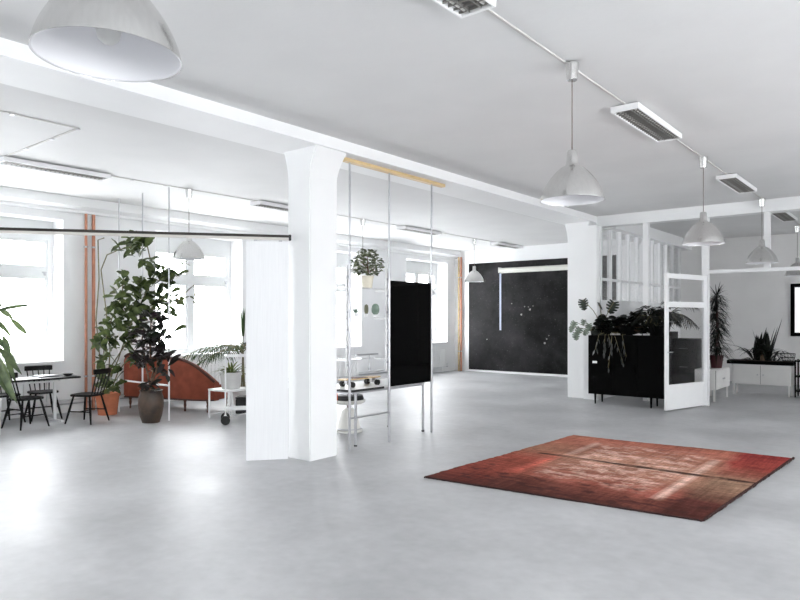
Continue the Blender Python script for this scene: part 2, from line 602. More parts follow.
# ------------------------------------------------------------------ the room
XL, XG, XR = -11.8, -12.25, 3.2        # window wall face, glass plane, right wall
YN, YB, YF = -4.0, 17.3, 18.9          # near wall, black wall, far wall of the right room
ZC = 3.75
struct('floor', box(-12.7, XR + .4, YN - .3, YF + .3, -0.12, 0), M['floor'])
struct('ceiling', box(-12.7, XR + .4, YN - .3, YF + .3, ZC, ZC + .2), M['ceil'])

wins = [(3.2, 5.24), (7.0, 9.06), (10.9, 12.94), (14.85, 16.9), (-0.6, 1.44), (-3.6, -2.0)]
ZS, ZH = 0.87, 3.36
wl = MB()
ys = sorted(wins)
prev = YN - .3
for a, b in ys:
    wl.box(-12.6, XL, prev, a, 0, ZC)
    wl.box(-12.6, XL, a, b, 0, ZS)
    wl.box(-12.6, XL, a, b, ZH, ZC)
    prev = b
wl.box(-12.6, XL, prev, YF + .3, 0, ZC)
struct('wall_left', wl, M['wall'])
corn = MB().prism([(XL, 3.50), (XL + .10, 3.50), (XL + .10, 3.545), (XL + .22, 3.60), (XL + .22, ZC), (XL, ZC)], 'y', YN, YB)
struct('trim_1', corn, M['beam'])


def window(idx, a, b, xg, sgn, z0=ZS, z1=ZH, head=True):
    """sgn +1: the room lies at larger x"""
    fr = MB()
    x0, x1 = sorted((xg - sgn * 0.03, xg + sgn * 0.05))
    zt = z1 - (0.34 if head else 0.06)
    fr.box(x0, x1, a, b, zt, z1)                        # head panel
    fr.box(x0, x1, a, b, z0, z0 + .11)
    fr.box(x0, x1, a, a + .09, z0 + .11, zt)
    fr.box(x0, x1, b - .09, b, z0 + .11, zt)
    mid = (a + b) / 2
    fr.box(x0, x1, mid - .06, mid + .06, z0 + .11, zt)
    tz = z0 + (zt - z0) * 0.70
    fr.box(x0, x1, a + .09, mid - .06, tz, tz + .15)
    fr.box(x0, x1, mid + .06, b - .09, tz, tz + .15)
    s0, s1 = sorted((xg - sgn * 0.02, xg + sgn * 0.035))
    for lo, hi in ((a + .09, mid - .06), (mid + .06, b - .09)):
        for zl, zh in ((z0 + .11, tz), (tz + .15, zt)):
            fr.box(s0, s1, lo, lo + .045, zl, zh)
            fr.box(s0, s1, hi - .045, hi, zl, zh)
            fr.box(s0, s1, lo + .045, hi - .045, zl, zl + .045)
            fr.box(s0, s1, lo + .045, hi - .045, zh - .045, zh)
    o = struct('window_%d' % idx, fr, M['frame'])
    g = MB().box(*sorted((xg - sgn * .004, xg + sgn * .004)), a + .1, b - .1, z0 + .12, zt - .01)
    g.build('window_pane', M['glass'], o)
    h = MB()
    hx = xg + sgn * .05
    h.box(*sorted((hx, hx + sgn * .03)), b - .16, b - .13, tz + .02, tz + .09)
    h.box(*sorted((hx + sgn * .03, hx + sgn * .045)), b - .20, b - .13, tz + .065, tz + .09)
    h.build('window_handle', M['steel'], o)
    sl = MB().box(*sorted((xg + sgn * .05, xg + sgn * .52)), a - .0, b + .0, z0, z0 + .04)
    sl.build('window_sill', M['white'], o)
    return o


for i, (a, b) in enumerate(wins):
    window(i + 1, a, b, XG, 1)

# right wall with its row of large windows (outside the frame; daylight for the main bay)
rwins = [(-3.3, -1.3), (0.9, 2.9), (4.8, 6.7), (8.6, 10.1), (15.2, 16.4)]  # last one is an unseen window added to brighten the rear room's wall
wr = MB()
prev = YN - .3
for a, b in rwins:
    wr.box(XR, XR + .4, prev, a, 0, ZC)
    wr.box(XR, XR + .4, a, b, 0, ZS)
    wr.box(XR, XR + .4, a, b, ZH, ZC)
    prev = b
wr.box(XR, XR + .4, prev, YF + .3, 0, ZC)
struct('wall_right', wr, M['wall'])
for i, (a, b) in enumerate(rwins):
    window(i + 7, a, b, XR + .3, -1, head=False)
struct('wall_near', box(-12.6, XR + .4, YN - .3, YN, 0, ZC), M['wall'])
struct('wall_back', box(XL, -5.42, YB, YB + .3, 0, ZC), M['wall'])
struct('wall_far', box(-5.42, XR, YF, YF + .3, 0, ZC), M['greywall'])
struct('wall_side', box(-5.62, -5.42, YB + .3, YF, 0, ZC), M['wall'])
bwall = struct('wall_blackboard', box(-11.26, -6.58, YB - .012, YB, 0.06, 3.33), M['black_wall'])
struct('baseboard_back', box(XL, -5.45, YB - .03, YB, 0, 0.055), M['white'])
struct('baseboard_left', MB().box(XL, XL + .025, YN, YB, 0, 0.10), M['white'])
struct('baseboard_far', box(-5.25, XR, YF - .025, YF, 0, 0.08), M['greywall'])

# beams and columns
struct('beam_long', box(-6.09, -5.43, YN, YB, 3.62, ZC), M['beam'])
struct('beam_cross', box(-5.43, XR, 13.15, 13.40, 3.53, ZC), M['beam'])
struct('beam_partition', box(-5.42, -5.12, 13.40, YF, 3.50, ZC), M['beam'])


def column(name, y0, y1):
    x0, x1 = -5.95, -5.57
    rings = [(x0, x1, y0, y1, 0), (x0, x1, y0, y1, 3.28)]
    for k in range(1, 9):
        t = k / 8
        e = 0.12 * t ** 1.6
        rings.append((x0 - e * .55, x1 + e, y0 - 0.01 * t, y1 + 0.05 * t ** 1.7, 3.28 + 0.34 * t))
    mb = MB()
    vs = []
    for a, b, c, d, z in rings:
        vs += [(a, c, z), (b, c, z), (b, d, z), (a, d, z)]
    fs = [(3, 2, 1, 0)]
    for i in range(len(rings) - 1):
        for k in range(4):
            fs.append((i * 4 + k, i * 4 + (k + 1) % 4, i * 4 + 4 + (k + 1) % 4, i * 4 + 4 + k))
    fs.append(tuple(len(vs) - 4 + k for k in range(4)))
    mb.add(vs, fs)
    return struct(name, mb, M['beam'], bevel=0.012)


column('column', 5.23, 5.68)
column('column', 12.88, 13.34)

# glazed partition that runs back from the second column
PE = 18.3
pt = MB()
pt.box(-5.33, -5.27, 12.96, PE, 0, 1.95)
NM = 11
for k in range(NM):
    y = 12.96 + k * (PE - 12.96 - .055) / (NM - 1)
    pt.box(-5.345, -5.255, y, y + .055, 1.95, 3.50)
pt.box(-5.335, -5.265, 12.96, PE, 2.42, 2.47)
pt.box(-5.335, -5.265, 12.96, PE, 1.95, 2.02)
wpart = struct('wall_partition', pt, M['wall'])
MB().box(-5.303, -5.297, 13.0, PE - .02, 2.0, 3.49).build('partition_pane', M['glass'], wpart)
struct('wall_pier', box(-5.565, -5.285, 12.80, 12.955, 0, 3.52), M['beam'])

# open framework of the front partition with its glass door
fp = MB()
fp.box(-4.51, -4.40, 13.22, 13.30, 0, 3.53)
fp.box(-3.41, -3.29, 13.22, 13.30, 0, 3.53)
fp.box(-2.37, -2.27, 13.22, 13.30, 2.545, 3.53)
fp.box(-3.29, XR, 13.22, 13.30, 2.48, 2.545)
struct('trim_2', fp, M['white'])

hx, hy = -3.33, 13.20
ex, ey = -3.665, 11.89
dl = math.hypot(ex - hx, ey - hy)
dr = bpy.data.objects.new('door_1', None)
COL.objects.link(dr)
dr.location = (hx, hy, 0)
dr.rotation_euler = (0, 0, math.atan2(ey - hy, ex - hx))
tag(dr, 'white framed glass door standing open beside the black cabinet', 'door', kind='structure')
d_ = MB()
d_.box(0, .10, -.022, .022, .03, 2.44)
d_.box(dl - .08, dl, -.022, .022, .03, 2.44)
d_.box(.10, dl - .08, -.022, .022, 2.35, 2.44)
d_.box(.10, dl - .08, -.022, .022, 1.84, 1.94)
d_.box(.10, dl - .08, -.022, .022, .03, .08)
d_.box(.10, dl - .08, -.022, .022, .42, .47)
d_.build('door_frame', M['white'], dr, bevel=.004)
box(.10, dl - .08, -.012, .012, .08, .42).build('door_panel', M['white'], dr)
box(.10, dl - .08, -.003, .003, .47, 1.84).build('lower_pane', M['glass'], dr)
box(.10, dl - .08, -.003, .003, 1.94, 2.35).build('upper_pane', M['glass'], dr)
MB().cyl((dl - .04, .022, 1.05), (dl - .04, .06, 1.05), .009).cyl((dl - .04, .055, 1.05), (dl - .15, .055, 1.05), .009).build('door_handle', M['steel'], dr, True)

# ------------------------------------------------------------------ radiators, pipes
rad = None
for k, (a, b) in enumerate(wins[:4]):
    la = ['by the dining table', 'behind the rust sofa', 'behind the white desk', 'nearest the black wall'][k]
    t = thing('radiator', 'white panel radiator under the window ' + la, 'radiator', (XL + .04, a + .25, .14), 0, 'white radiators under the windows')
    w = b - a - .5
    p = MB()
    n = int(w / .09)
    for i in range(n):
        y = i * w / n
        p.box(0.02, .10, y + .006, y + w / n - .006, 0.02, .54)
    p.box(0.03, .09, 0, w, .04, .09)
    p.box(0.03, .09, 0, w, .46, .51)
    p.build('radiator_panel', M['white'], t, bevel=.004)
    for y in (.15, w - .15):
        MB().cyl((.06, y, -.14), (.06, y, .04), .012).build('radiator_foot', M['white'], t, True)
for X, Y, m, lb in ((XL + .075, 5.60, 'copper', 'copper heating pipe rising up the pier beside the dining window, thinner left pipe'),
                    (XL + .075, 5.735, 'copper', 'copper heating pipe rising up the pier, next to the tall climbing plant'),
                    (XL + .24, 17.18, 'brass', 'dull brass heating pipe in the corner by the black wall, window side'),
                    (XL + .30, 17.22, 'copper', 'pinkish copper heating pipe in the corner beside the black wall edge')):
    t = thing('heating_pipe', lb, 'pipe', (X, Y, 0), 0, 'vertical heating pipes')
    zt = 3.50 if Y < 10 else 3.55
    MB().cyl((0, 0, 0), (0, 0, zt), .030 if Y > 5.7 else .024, n=14).build('pipe', M[m], t, True)
    for z in (0.6, 2.9):
        MB().cyl((0, 0, z), (0, 0, z + .03), .036, n=14).build('pipe_clip', M['steel'], t, True)
lp = thing('heating_pipe', 'thin white heating pipes running low along the window wall', 'pipe', (XL + .016, 3.3, .22))
MB().cyl((0, -7, 0), (0, 13.6, 0), .014).build('upper_run', M['frame'], lp, True)
MB().cyl((0, -7, -.07), (0, 13.6, -.07), .014).build('lower_run', M['steel'], lp, True)

# ------------------------------------------------------------------ pendant lamps
def make_lamp(loc, label):
    t = thing('pendant_lamp', label, 'lamp', loc, 0, 'aluminium bell pendant lamps')
    MB().lathe([(0, 0), (.058, 0), (.056, -.02), (.042, -.135), (.036, -.14), (0, -.14)], n=20).build('canopy', M['alu'], t, True)
    MB().cyl((0, 0, -.14), (0, 0, -.705), .0045, n=8).build('cord', M['cord'], t, True)
    zr = -1.125
    prof = [(.012, zr + .415), (.034, zr + .412), (.041, zr + .395), (.046, zr + .33), (.049, zr + .30), (.053, zr + .29)]
    for k in range(1, 13):
        a = k / 12
        prof.append((.053 + .204 * (1 - (1 - a) ** 1.5) ** .74, zr + .29 * (1 - a)))
    prof.append((.259, zr))
    sh = MB().lathe(prof, n=56).build('lamp_shade', M['alu'], t, True)
    inner = [(.2585, zr + .0005)]
    for k in range(12, 0, -1):
        a = k / 12
        inner.append((.047 + .204 * (1 - (1 - a) ** 1.5) ** .74, zr + .004 + .28 * (1 - a)))
    inner.append((.0, zr + .285))
    MB().lathe(inner, n=56).build('reflector', M['enamel'], t, True)
    MB().lathe([(0, zr + .30), (.02, zr + .30), (.022, zr + .19), (0, zr + .185)], n=14).build('bulb_socket', M['enamel'], t, True)
    MB().lathe([(0, zr + .205), (.016, zr + .19), (.040, zr + .13), (.046, zr + .10), (.038, zr + .066), (.018, zr + .05), (0, zr + .046)], n=18).build('bulb', M['tube'], t, True)
    return t


LX = -2.36
ZL = ZC - .012
lamp0 = make_lamp((-2.37, 1.215, ZC - .012), 'large aluminium pendant lamp hanging nearest, its canopy out of the picture')
dup(lamp0, (LX + .045, 5.10, ZL), 'aluminium pendant lamp hanging high over the rug, complete with canopy and cord')
dup(lamp0, (LX + .02, 9.15, ZL), 'aluminium pendant lamp hanging in front of the open glass door')
dup(lamp0, (LX, 13.12 - .12, ZL), 'aluminium pendant lamp hanging just before the white crossbeam and bar')
dup(lamp0, (LX - .08, 17.4, ZL), 'small distant pendant lamp above the black framed screen')
dup(lamp0, (-9.43, 6.18, ZL), 'aluminium pendant lamp above the trolley, beside the climbing plant')
dup(lamp0, (-9.43, 10.38, ZL), 'aluminium pendant lamp behind the small potted tree on the glass shelf')
dup(lamp0, (-9.5, 14.85, ZL), 'aluminium pendant lamp hanging before the left edge of the black wall')


# ------------------------------------------------------------------ ceiling lights and ducts
def make_fixture(loc, label):
    t = thing('ceiling_light', label, 'ceiling light', loc, 0, 'louvred fluorescent ceiling lights')
    w, l, h = .138, .71, .06
    hs = MB()
    hs.box(-w, -w + .018, -l, l, -h, 0)
    hs.box(w - .018, w, -l, l, -h, 0)
    hs.box(-w + .018, w - .018, -l, -l + .025, -h, 0)
    hs.box(-w + .018, w - .018, l - .025, l, -h, 0)
    hs.build('housing', M['white'], t, bevel=.003)
    box(-w + .018, w - .018, -l + .025, l - .025, -.02, -.002).build('tray', M['fixin'], t)
    lv = MB()
    for k in range(22):
        y = -l + .055 + k * (2 * l - .11) / 21
        lv.box(-w + .018, w - .018, y - .002, y + .002, -h + .008, -.035)
    for x in (-.045, .045):
        lv.box(x - .003, x + .003, -l + .035, l - .035, -h + .006, -.03)
    lv.build('louvre', M['louvre'], t)
    for x in (-.075, 0.075):
        MB().cyl((x, -l + .04, -.035), (x, l - .04, -.035), .012, n=8).build('tube', M['tube'], t, True)
    return t


f0 = make_fixture((-2.36, 3.03, ZL), 'louvred ceiling light cut by the top edge of the picture')
for y, lb in ((7.10, 'louvred ceiling light between the lamp over the rug and the lamp by the glass door'),
              (11.15, 'louvred ceiling light just in front of the white crossbeam'),
              (15.2, 'louvred ceiling light beyond the white crossbeam in the rear room')):
    dup(f0, (-2.36, y, ZL), lb)
for y, lb in ((4.1, 'louvred ceiling light at the bend of the cable duct, over the dining corner'),
              (8.25, 'louvred ceiling light whose end shows left of the near column'),
              (12.4, 'louvred ceiling light behind the steel poles and wooden batten'),
              (16.5, 'louvred ceiling light close to the top of the black wall')):
    dup(f0, (-9.45, y, ZL), lb)

M['duct'] = mat('grey_duct', (0.56, 0.545, 0.53), 0.6, var=0.03, scale=5)
for a, b, lb in ((-3.9, 13.14, 'thin white cable duct linking the ceiling lights and lamps over the rug'),
                 (13.41, 18.88, 'thin white cable duct on the ceiling beyond the white crossbeam')):
    tag(box(-2.37, -2.35, a, b, ZC - .0115, ZC - .0005).build('cable_duct', M['duct']), lb, 'cable duct')
zz = [(-7.365, -2), (-7.34, -2), (-7.34, 3.435), (-9.418, 3.435), (-9.418, 17.25), (-9.442, 17.25), (-9.442, 3.41), (-7.365, 3.41)]
o = tag(MB().prism(zz, 'z', ZC - .0115, ZC - .0005).build('cable_duct', M['duct']), 'thin grey cable duct zigzagging over the dining corner to the window-side lights', 'cable duct')
for p in ((-7.352, 3.422), (-8.0, 3.422), (-8.7, 3.422), (-7.352, 2.75), (-9.43, 5.2), (-9.43, 5.75)):
    box(p[0] - .02, p[0] + .02, p[1] - .02, p[1] + .02, ZC - .020, ZC - .012).build('duct_clip', M['steel'], o)

sd = thing('smoke_detector', 'small white smoke detector on the ceiling past the wooden batten end', 'smoke detector', (-6.25, 8.55, ZC))
MB().lathe([(0, 0), (.055, 0), (.055, -.02), (.04, -.045), (0, -.05)], n=20).build('detector_body', M['offwhite'], sd, True)
MB().cyl((.05, 0, -.012), (.22, .05, -.012), .006).build('detector_cable', M['darkcord'], sd, True)

# ------------------------------------------------------------------ rail and sliding panel by the near column
ra = Vector((-5.84, 5.18, 2.585))
rb = Vector((-7.90, 2.58, 2.585))
dv = (rb - ra)
ang = math.atan2(dv.y, dv.x)
rl = dv.length
rt = thing('sliding_rail', 'long dark rail running from the near column over the dining corner', 'rail', ra, ang)
box(0.02, rl, -.022, .022, 0.0, .030).build('track', M['rail'], rt, bevel=.003)
box(0.02, rl, -.018, .018, -.030, -.0005).build('pale_underside', M['rail2'], rt)
box(-.005, .025, -.032, .032, -.034, .034).build('end_cap', M['black'], rt, bevel=.004)

pn = thing('room_divider', 'tall white ribbed panel hanging under the rail against the near column', 'panel', (ra.x, ra.y, 0), ang)
sp_ = MB()
nr = 17
for i in range(nr):
    x = .032 + i * .475 / nr
    sp_.box(x, x + .475 / nr, -.020 - (.003 if i % 2 else 0), .020 + (.003 if i % 2 else 0), .012, 2.535)
sp_.build('panel_board', M['shadepaper'], pn)
for x in (.12, .40):
    box(x - .02, x + .02, -.012, .012, 2.535, 2.553).build('roller', M['steel'], pn)

# ------------------------------------------------------------------ rug
rg = MB()
Lc, Tc, Rc, Bc = Vector((-4.102, 5.464, 0)), Vector((-3.926, 8.688, 0)), Vector((-1.294, 8.894, 0)), Vector((-1.465, 5.704, 0))
NX, NY = 60, 70
random.seed(5)
jl = [random.uniform(-.008, .008) for _ in range(400)]
vs, fs = [], []
for layer, z in ((0, .014), (1, .001)):
    for j in range(NY + 1):
        for i in range(NX + 1):
            u, v = i / NX, j / NY
            p = (Lc * (1 - u) + Bc * u) * (1 - v) + (Tc * (1 - u) + Rc * u) * v
            if i in (0, NX):
                p.x += jl[j] * 1.2
            if j in (0, NY):
                p.y += jl[i + 100]
            zz = z
            if layer == 0:
                zz += .003 * math.sin(u * 9 + v * 5) * math.sin(v * 11) + (.006 * math.exp(-((v - .53) / .012) ** 2))
                zz = max(zz, .009)
            vs.append((p.x, p.y, zz))
n1 = (NX + 1) * (NY + 1)
for j in range(NY):
    for i in range(NX):
        a = j * (NX + 1) + i
        fs.append((a, a + 1, a + NX + 2, a + NX + 1))
        fs.append((n1 + a, n1 + a + NX + 1, n1 + a + NX + 2, n1 + a + 1))
for i in range(NX):
    a = i
    fs.append((a, n1 + a, n1 + a + 1, a + 1))
    a = NY * (NX + 1) + i
    fs.append((a, a + 1, n1 + a + 1, n1 + a))
for j in range(NY):
    a = j * (NX + 1)
    fs.append((a, a + NX + 1, n1 + a + NX + 1, n1 + a))
    a = j * (NX + 1) + NX
    fs.append((a, n1 + a, n1 + a + NX + 1, a + NX + 1))
rg.add(vs, fs)
rug = tag(rg.build('rug', M['rug'], smooth=True), 'worn red patterned oriental rug lying on the concrete floor', 'rug')
bd = MB()
for A, B, K in ((Lc, Bc, 120), (Bc, Rc, 60)):
    dirv = (B - A)
    nrm = Vector((dirv.y, -dirv.x, 0)).normalized()
    for i in range(K):
        p = A + dirv * ((i + .5) / K)
        q = p + nrm * random.uniform(.012, .022)
        bd.tube([p + Vector((0, 0, .010)), q + Vector((0, 0, .004))], dirv.length / K * .46, 5)
bd.build('rug_binding', M['rug_edge'], rug)

# ------------------------------------------------------------------ plants: helpers
def rnd(a, b):
    return random.uniform(a, b)


def rdir(zlo=-.4, zhi=.6):
    a = rnd(0, 2 * PI)
    z = rnd(zlo, zhi)
    return Vector((math.cos(a), math.sin(a), z)).normalized()


def pot(t, r_top, r_bot, h, m, soil=True, rim=.02, loc=(0, 0, 0), n=32):
    prof = [(0, 0), (r_bot, 0), (r_top - .004, h - .05), (r_top + rim * .3, h - .05), (r_top + rim * .5, h), (r_top - .02, h), (r_top - .03, h - .04)]
    MB().lathe(prof + [(0, h - .04)], loc, n).build('pot', m, t, True)
    if soil:
        MB().lathe([(r_top - .03, h - .038), (0, h - .025)], loc, n).build('soil', M['soil'], t, True)


def clusters(mb, cl, dep, Lr, Wr, shape='oval', zlo=-.5, zhi=.5, org=Vector(), dscat=.22, droop=(0.1, .5), zmin=None):
    for px, py, rx, ry, n in cl:
        for _ in range(n):
            while True:
                a, b = rnd(-1, 1), rnd(-1, 1)
                if a * a + b * b <= 1:
                    break
            p = at(px + a * rx, py + b * ry, dep + rnd(-dscat, dscat)) - org
            d = rdir(zlo, zhi)
            L = rnd(*Lr)
            if zmin is not None:
                p.z = max(p.z, zmin + rnd(0, .05))
                d.z = max(d.z, -.05)
            mb.leaf(p - d * L * .5, d, L, L * rnd(*Wr), rnd(*droop), rnd(.05, .35), shape, 4, rnd(-.9, .9))


def frond(leaf_mb, stem_mb, p, az, L, rise, n=18, ll=.32, lw=.022, droop=1.0, start=.25):
    d0 = Vector((math.cos(az), math.sin(az), 0))
    pts = []
    for i in range(13):
        t = i / 12
        pts.append(Vector(p) + d0 * (L * (t * .78 + .12 * t * t)) + Vector((0, 0, L * (rise * t - droop * .62 * t * t))))
    stem_mb.tube(pts, [.010 * (1 - .75 * i / 12) + .002 for i in range(13)], 5)
    for k in range(n):
        t = start + (1 - start) * k / (n - 1)
        x = t * 12
        i = min(11, int(x))
        q = pts[i].lerp(pts[i + 1], x - i)
        tan = (pts[i + 1] - pts[i]).normalized()
        sd_ = tan.cross(Vector((0, 0, 1))).normalized()
        l = ll * (math.sin(PI * (0.18 + .78 * (t - start) / (1 - start))) * .8 + .25)
        for sg in (-1, 1):
            d = (sd_ * sg * .8 + tan * .75 + Vector((0, 0, rnd(-.15, .2))))
            leaf_mb.leaf(q, d, l * rnd(.85, 1.1), lw * rnd(.9, 1.2), rnd(.3, .65), .2, 'blade', 4)


# ---- climbing vine in the terracotta pot
random.seed(21)
P = at(107.5, 415, 11.3)
P.z = 0
pv = thing('climbing_plant', 'tall climbing plant with heart-shaped leaves in a terracotta pot by the copper pipes', 'plant', P)
pot(pv, .195, .15, .37, M['terra'], rim=.04)
fol = MB()
CL = [(137, 238, 12, 6, 9), (146, 236, 8, 5, 6), (119, 246, 6, 5, 3), (128, 250, 6, 9, 4), (135, 246, 7, 5, 6), (140, 249, 5, 4, 4),
      (150, 262, 10, 6, 10), (158, 270, 11, 7, 14), (166, 276, 10, 9, 14), (147, 281, 10, 4, 8), (124, 275, 4, 7, 3),
      (133, 283, 18, 6, 12), (150, 291, 20, 8, 22), (165, 294, 12, 10, 14), (122, 292, 9, 8, 8), (112, 293, 6, 4, 3), (137, 306, 24, 9, 26),
      (158, 310, 12, 10, 14), (120, 315, 16, 12, 22), (110, 325, 12, 10, 14), (133, 326, 14, 10, 18), (106, 339, 12, 8, 14), (125, 342, 14, 8, 16),
      (98, 341, 6, 6, 6), (133, 356, 8, 7, 7), (106, 362, 9, 12, 6), (117, 375, 7, 12, 7), (107, 386, 11, 5, 12), (103, 377, 5, 5, 4),
      (103, 345, 7, 14, 9), (101, 365, 5, 12, 6), (184, 264, 5, 3, 2), (180, 274, 3, 3, 1), (194, 300, 2, 3, 1), (178, 300, 8, 5, 6), (173, 310, 6, 4, 3), (178, 327, 4, 2, 1)]
CL = [(a, b, c, d, int(n * 1.6 + .5)) for a, b, c, d, n in CL]
clusters(fol, CL, 11.05, (.12, .23), (.55, .8), 'heart', -.8, .35, P, .28)
fol.build('foliage', M['vine'], pv, True)
stm = MB()
for pts_ in ([(107, 388), (100, 360), (96, 320), (99, 280), (98, 240), (104, 238)], [(108, 388), (110, 350), (106, 310), (101, 270), (107, 255), (118, 250), (135, 246)],
             [(106, 388), (118, 360), (128, 330), (140, 305), (150, 285), (158, 268), (150, 258), (146, 240)], [(109, 388), (112, 365), (125, 345), (142, 318), (162, 298), (176, 300), (186, 292), (194, 285), (195, 297)],
             [(103, 388), (104, 345), (112, 318), (122, 295), (124, 270)], [(112, 388), (118, 372), (130, 356)]):
    sm = [at(x, y, 11.05 + rnd(-.1, .1)) - P for x, y in pts_]
    sm[0] = at(pts_[0][0], pts_[0][1], 11.3) - P
    stm.tube(sm, .010, 6)
stm.build('stem', M['stem'], pv, True)

# ---- dark rubber plant in the dark clay pot
P = at(151, 419, 10.45)
P.z = 0
pf = thing('rubber_plant', 'bushy rubber plant with blackish leaves in a round dark clay pot', 'plant', P)
MB().lathe([(0, 0), (.13, 0), (.165, .10), (.195, .28), (.188, .40), (.165, .47), (.178, .51), (.165, .51), (.155, .46), (0, .46)], n=36).build('pot', M['darkclay'], pf, True)
MB().lathe([(.158, .462), (0, .475)], n=24).build('soil', M['soil'], pf, True)
fol = MB()
CL = [(150, 318, 13, 9, 34), (143, 334, 14, 10, 54), (158, 335, 11, 10, 40), (150, 350, 16, 12, 70), (139, 358, 8, 9, 16), (163, 352, 7, 10, 14), (160, 370, 10, 6, 7),
      (150, 386, 11, 6, 14), (167, 374, 7, 4, 4)]
clusters(fol, CL, 10.4, (.12, .21), (.42, .58), 'oval', -.6, .5, P, .22)
for dx, dy in ((171, 352), (176, 356), (174, 360)):
    fol.leaf(at(dx - 6, dy + 6, 10.35) - P, RT + Vector((0, 0, .8)), .24, .10, .1, .2, 'oval', 5, .8)
fol.build('foliage', M['ficus'], pf, True)
stm = MB()
for pts_ in ([(150, 386), (153, 372), (150, 352), (151, 320)], [(150, 386), (146, 366), (142, 340), (144, 325)], [(151, 386), (157, 368), (160, 345), (158, 330)], [(151, 386), (160, 375), (168, 374)]):
    stm.tube([at(x, y, 10.45) - P for x, y in pts_], [.016, .013, .011, .007], 6)
stm.build('trunk', M['bark'], pf, True)

# ---- palm behind the trolley
P = at(243, 400, 12.6)
P.z = 0
pp = thing('palm', 'feathery palm behind the white trolley, partly hidden by the panel', 'plant', P)
pot(pp, .21, .17, .36, M['concretepot'])
lf, stm = MB(), MB()
random.seed(8)
az0 = math.atan2(RT.y, RT.x)
for az, L, rise, z in ((az0 + PI, 1.35, .50, 1.0), (az0 + PI - .35, 1.1, .42, 1.05), (az0 + PI + .5, 1.0, .55, 1.02), (az0 + .2, .7, .55, 1.05), (az0 - .7, .9, .6, 1.0),
                       (az0 + 1.3, .8, .7, 1.05), (az0 + 2.0, .9, .6, 1.05), (az0 - 1.7, .9, .5, 1.05), (az0 + 2.7, .9, .40, 1.02), (az0 - 2.7, 1.0, .38, .98), (az0 + .6, .6, .7, 1.1)):
    stm.tube([(rnd(-.03, .03), rnd(-.03, .03), .32), (0, 0, z)], .012, 6)
    frond(lf, stm, (0, 0, z), az, L, rise, 17, .30, .026, 1.0)
for dx in (-.02, .02, 0.005):
    lf.leaf((dx, 0, 1.3), Vector((dx * 4, 0, 1)), .55, .06, 0, .3, 'blade', 5)
stm.tube([(0, 0, .6), (0, 0, 1.35)], .010, 6)
lf.build('foliage', M['palm'], pp, True)
stm.build('stem', M['stem'], pp, True)

# ---- plant entering at the left edge
P = at(-13, 430, 9.25)
P.z = 0
pb = thing('dracaena', 'leafy plant with long narrow leaves reaching in at the left edge', 'plant', P)
MB().lathe([(0, 0), (.16, 0), (.18, .50), (.165, .50), (.16, .45), (0, .45)], n=28).build('pot', M['white'], pb, True)
MB().lathe([(.162, .455), (0, .46)], n=24).build('soil', M['soil'], pb, True)
lf, stm = MB(), MB()
random.seed(4)
stm.tube([(0, 0, .45), (.01, 0, 1.0), (-.02, .02, 1.75)], [.022, .018, .012], 8)
rr = RT
for x0, y0, x1, y1, w in ((-6, 311, 34, 302, .045), (-2, 308, 13, 317, .05), (10, 318, 28, 334, .05), (-4, 318, 12, 337, .035), (2, 335, 11, 350, .04), (-8, 330, 17, 362, .04),
                          (-4, 345, 22, 372, .05), (-6, 352, 12, 385, .06), (-4, 358, 17, 400, .06), (-8, 365, 8, 392, .05), (-10, 340, 5, 372, .05), (4, 350, 15, 380, .045),
                          (-5, 322, 6, 330, .03), (-9, 300, 3, 306, .04), (0, 362, 12, 398, .055)):
    a, b = at(x0, y0, 9.2 + rnd(-.1, .1)) - P, at(x1, y1, 9.2 + rnd(-.2, .2)) - P
    lf.leaf(a, b - a, (b - a).length, w * 1.6, .06, .25, 'oval', 6, rnd(.7, 1.3))
    stm.tube([(0, 0, min(1.7, max(.5, a.z - .1))), a], .006, 5)
for k in range(14):
    a = Vector((0, 0, rnd(.9, 1.75)))
    d = Vector((-rr.x * rnd(.2, 1) + rnd(-.4, .4), rnd(-.8, .8), rnd(-.2, .6)))
    lf.leaf(a, d, rnd(.3, .5), .05, .4, .25, 'oval', 5)
lf.build('foliage', M['bamboo'], pb, True)
stm.build('stem', M['stem'], pb, True)

# ------------------------------------------------------------------ dining corner
def make_chair(loc, rz, label):
    t = thing('wooden_chair', label, 'chair', loc, rz, 'black wooden chairs at the dining table')
    st = MB()
    prof = []
    for k in range(24):
        a = 2 * PI * k / 24
        ca, sa = math.cos(a), math.sin(a)
        prof.append((.215 * abs(ca) ** .55 * (1 if ca > 0 else -1), .21 * abs(sa) ** .55 * (1 if sa > 0 else -1)))
    st.prism(prof, 'z', .425, .455)
    st.build('seat', M['blackwood'], t, bevel=.006)
    for sx in (-1, 1):
        for sy in (-1, 1):
            MB().tube([(sx * .14, sy * .14, .43), (sx * .185, sy * .185, .2), (sx * .225, sy * .225, 0)], [.014, .019, .012], 10).build('leg', M['blackwood'], t, True)
    for sx in (-1, 1):
        MB().cyl((sx * .19, -.19, .19), (sx * .19, .19, .19), .009, n=8).build('stretcher', M['blackwood'], t, True)
    MB().cyl((-.185, 0, .19), (.185, 0, .19), .009, n=8).build('stretcher', M['blackwood'], t, True)
    for k in range(5):
        x = -.15 + .075 * k
        MB().tube([(x * .9, -.17, .44), (x * 1.05, -.235, .64), (x * 1.15, -.285, .80)], [.008, .010, .008], 8).build('spindle', M['blackwood'], t, True)
    cr = MB()
    pts = [(-.21 + .042 * k, -.285 + .035 * ((k - 5) / 5) ** 2) for k in range(11)]
    out = pts + [(x, y - .022) for x, y in reversed(pts)]
    cr.prism(out, 'z', .775, .855)
    cr.build('crest_rail', M['blackwood'], t, bevel=.006)
    return t


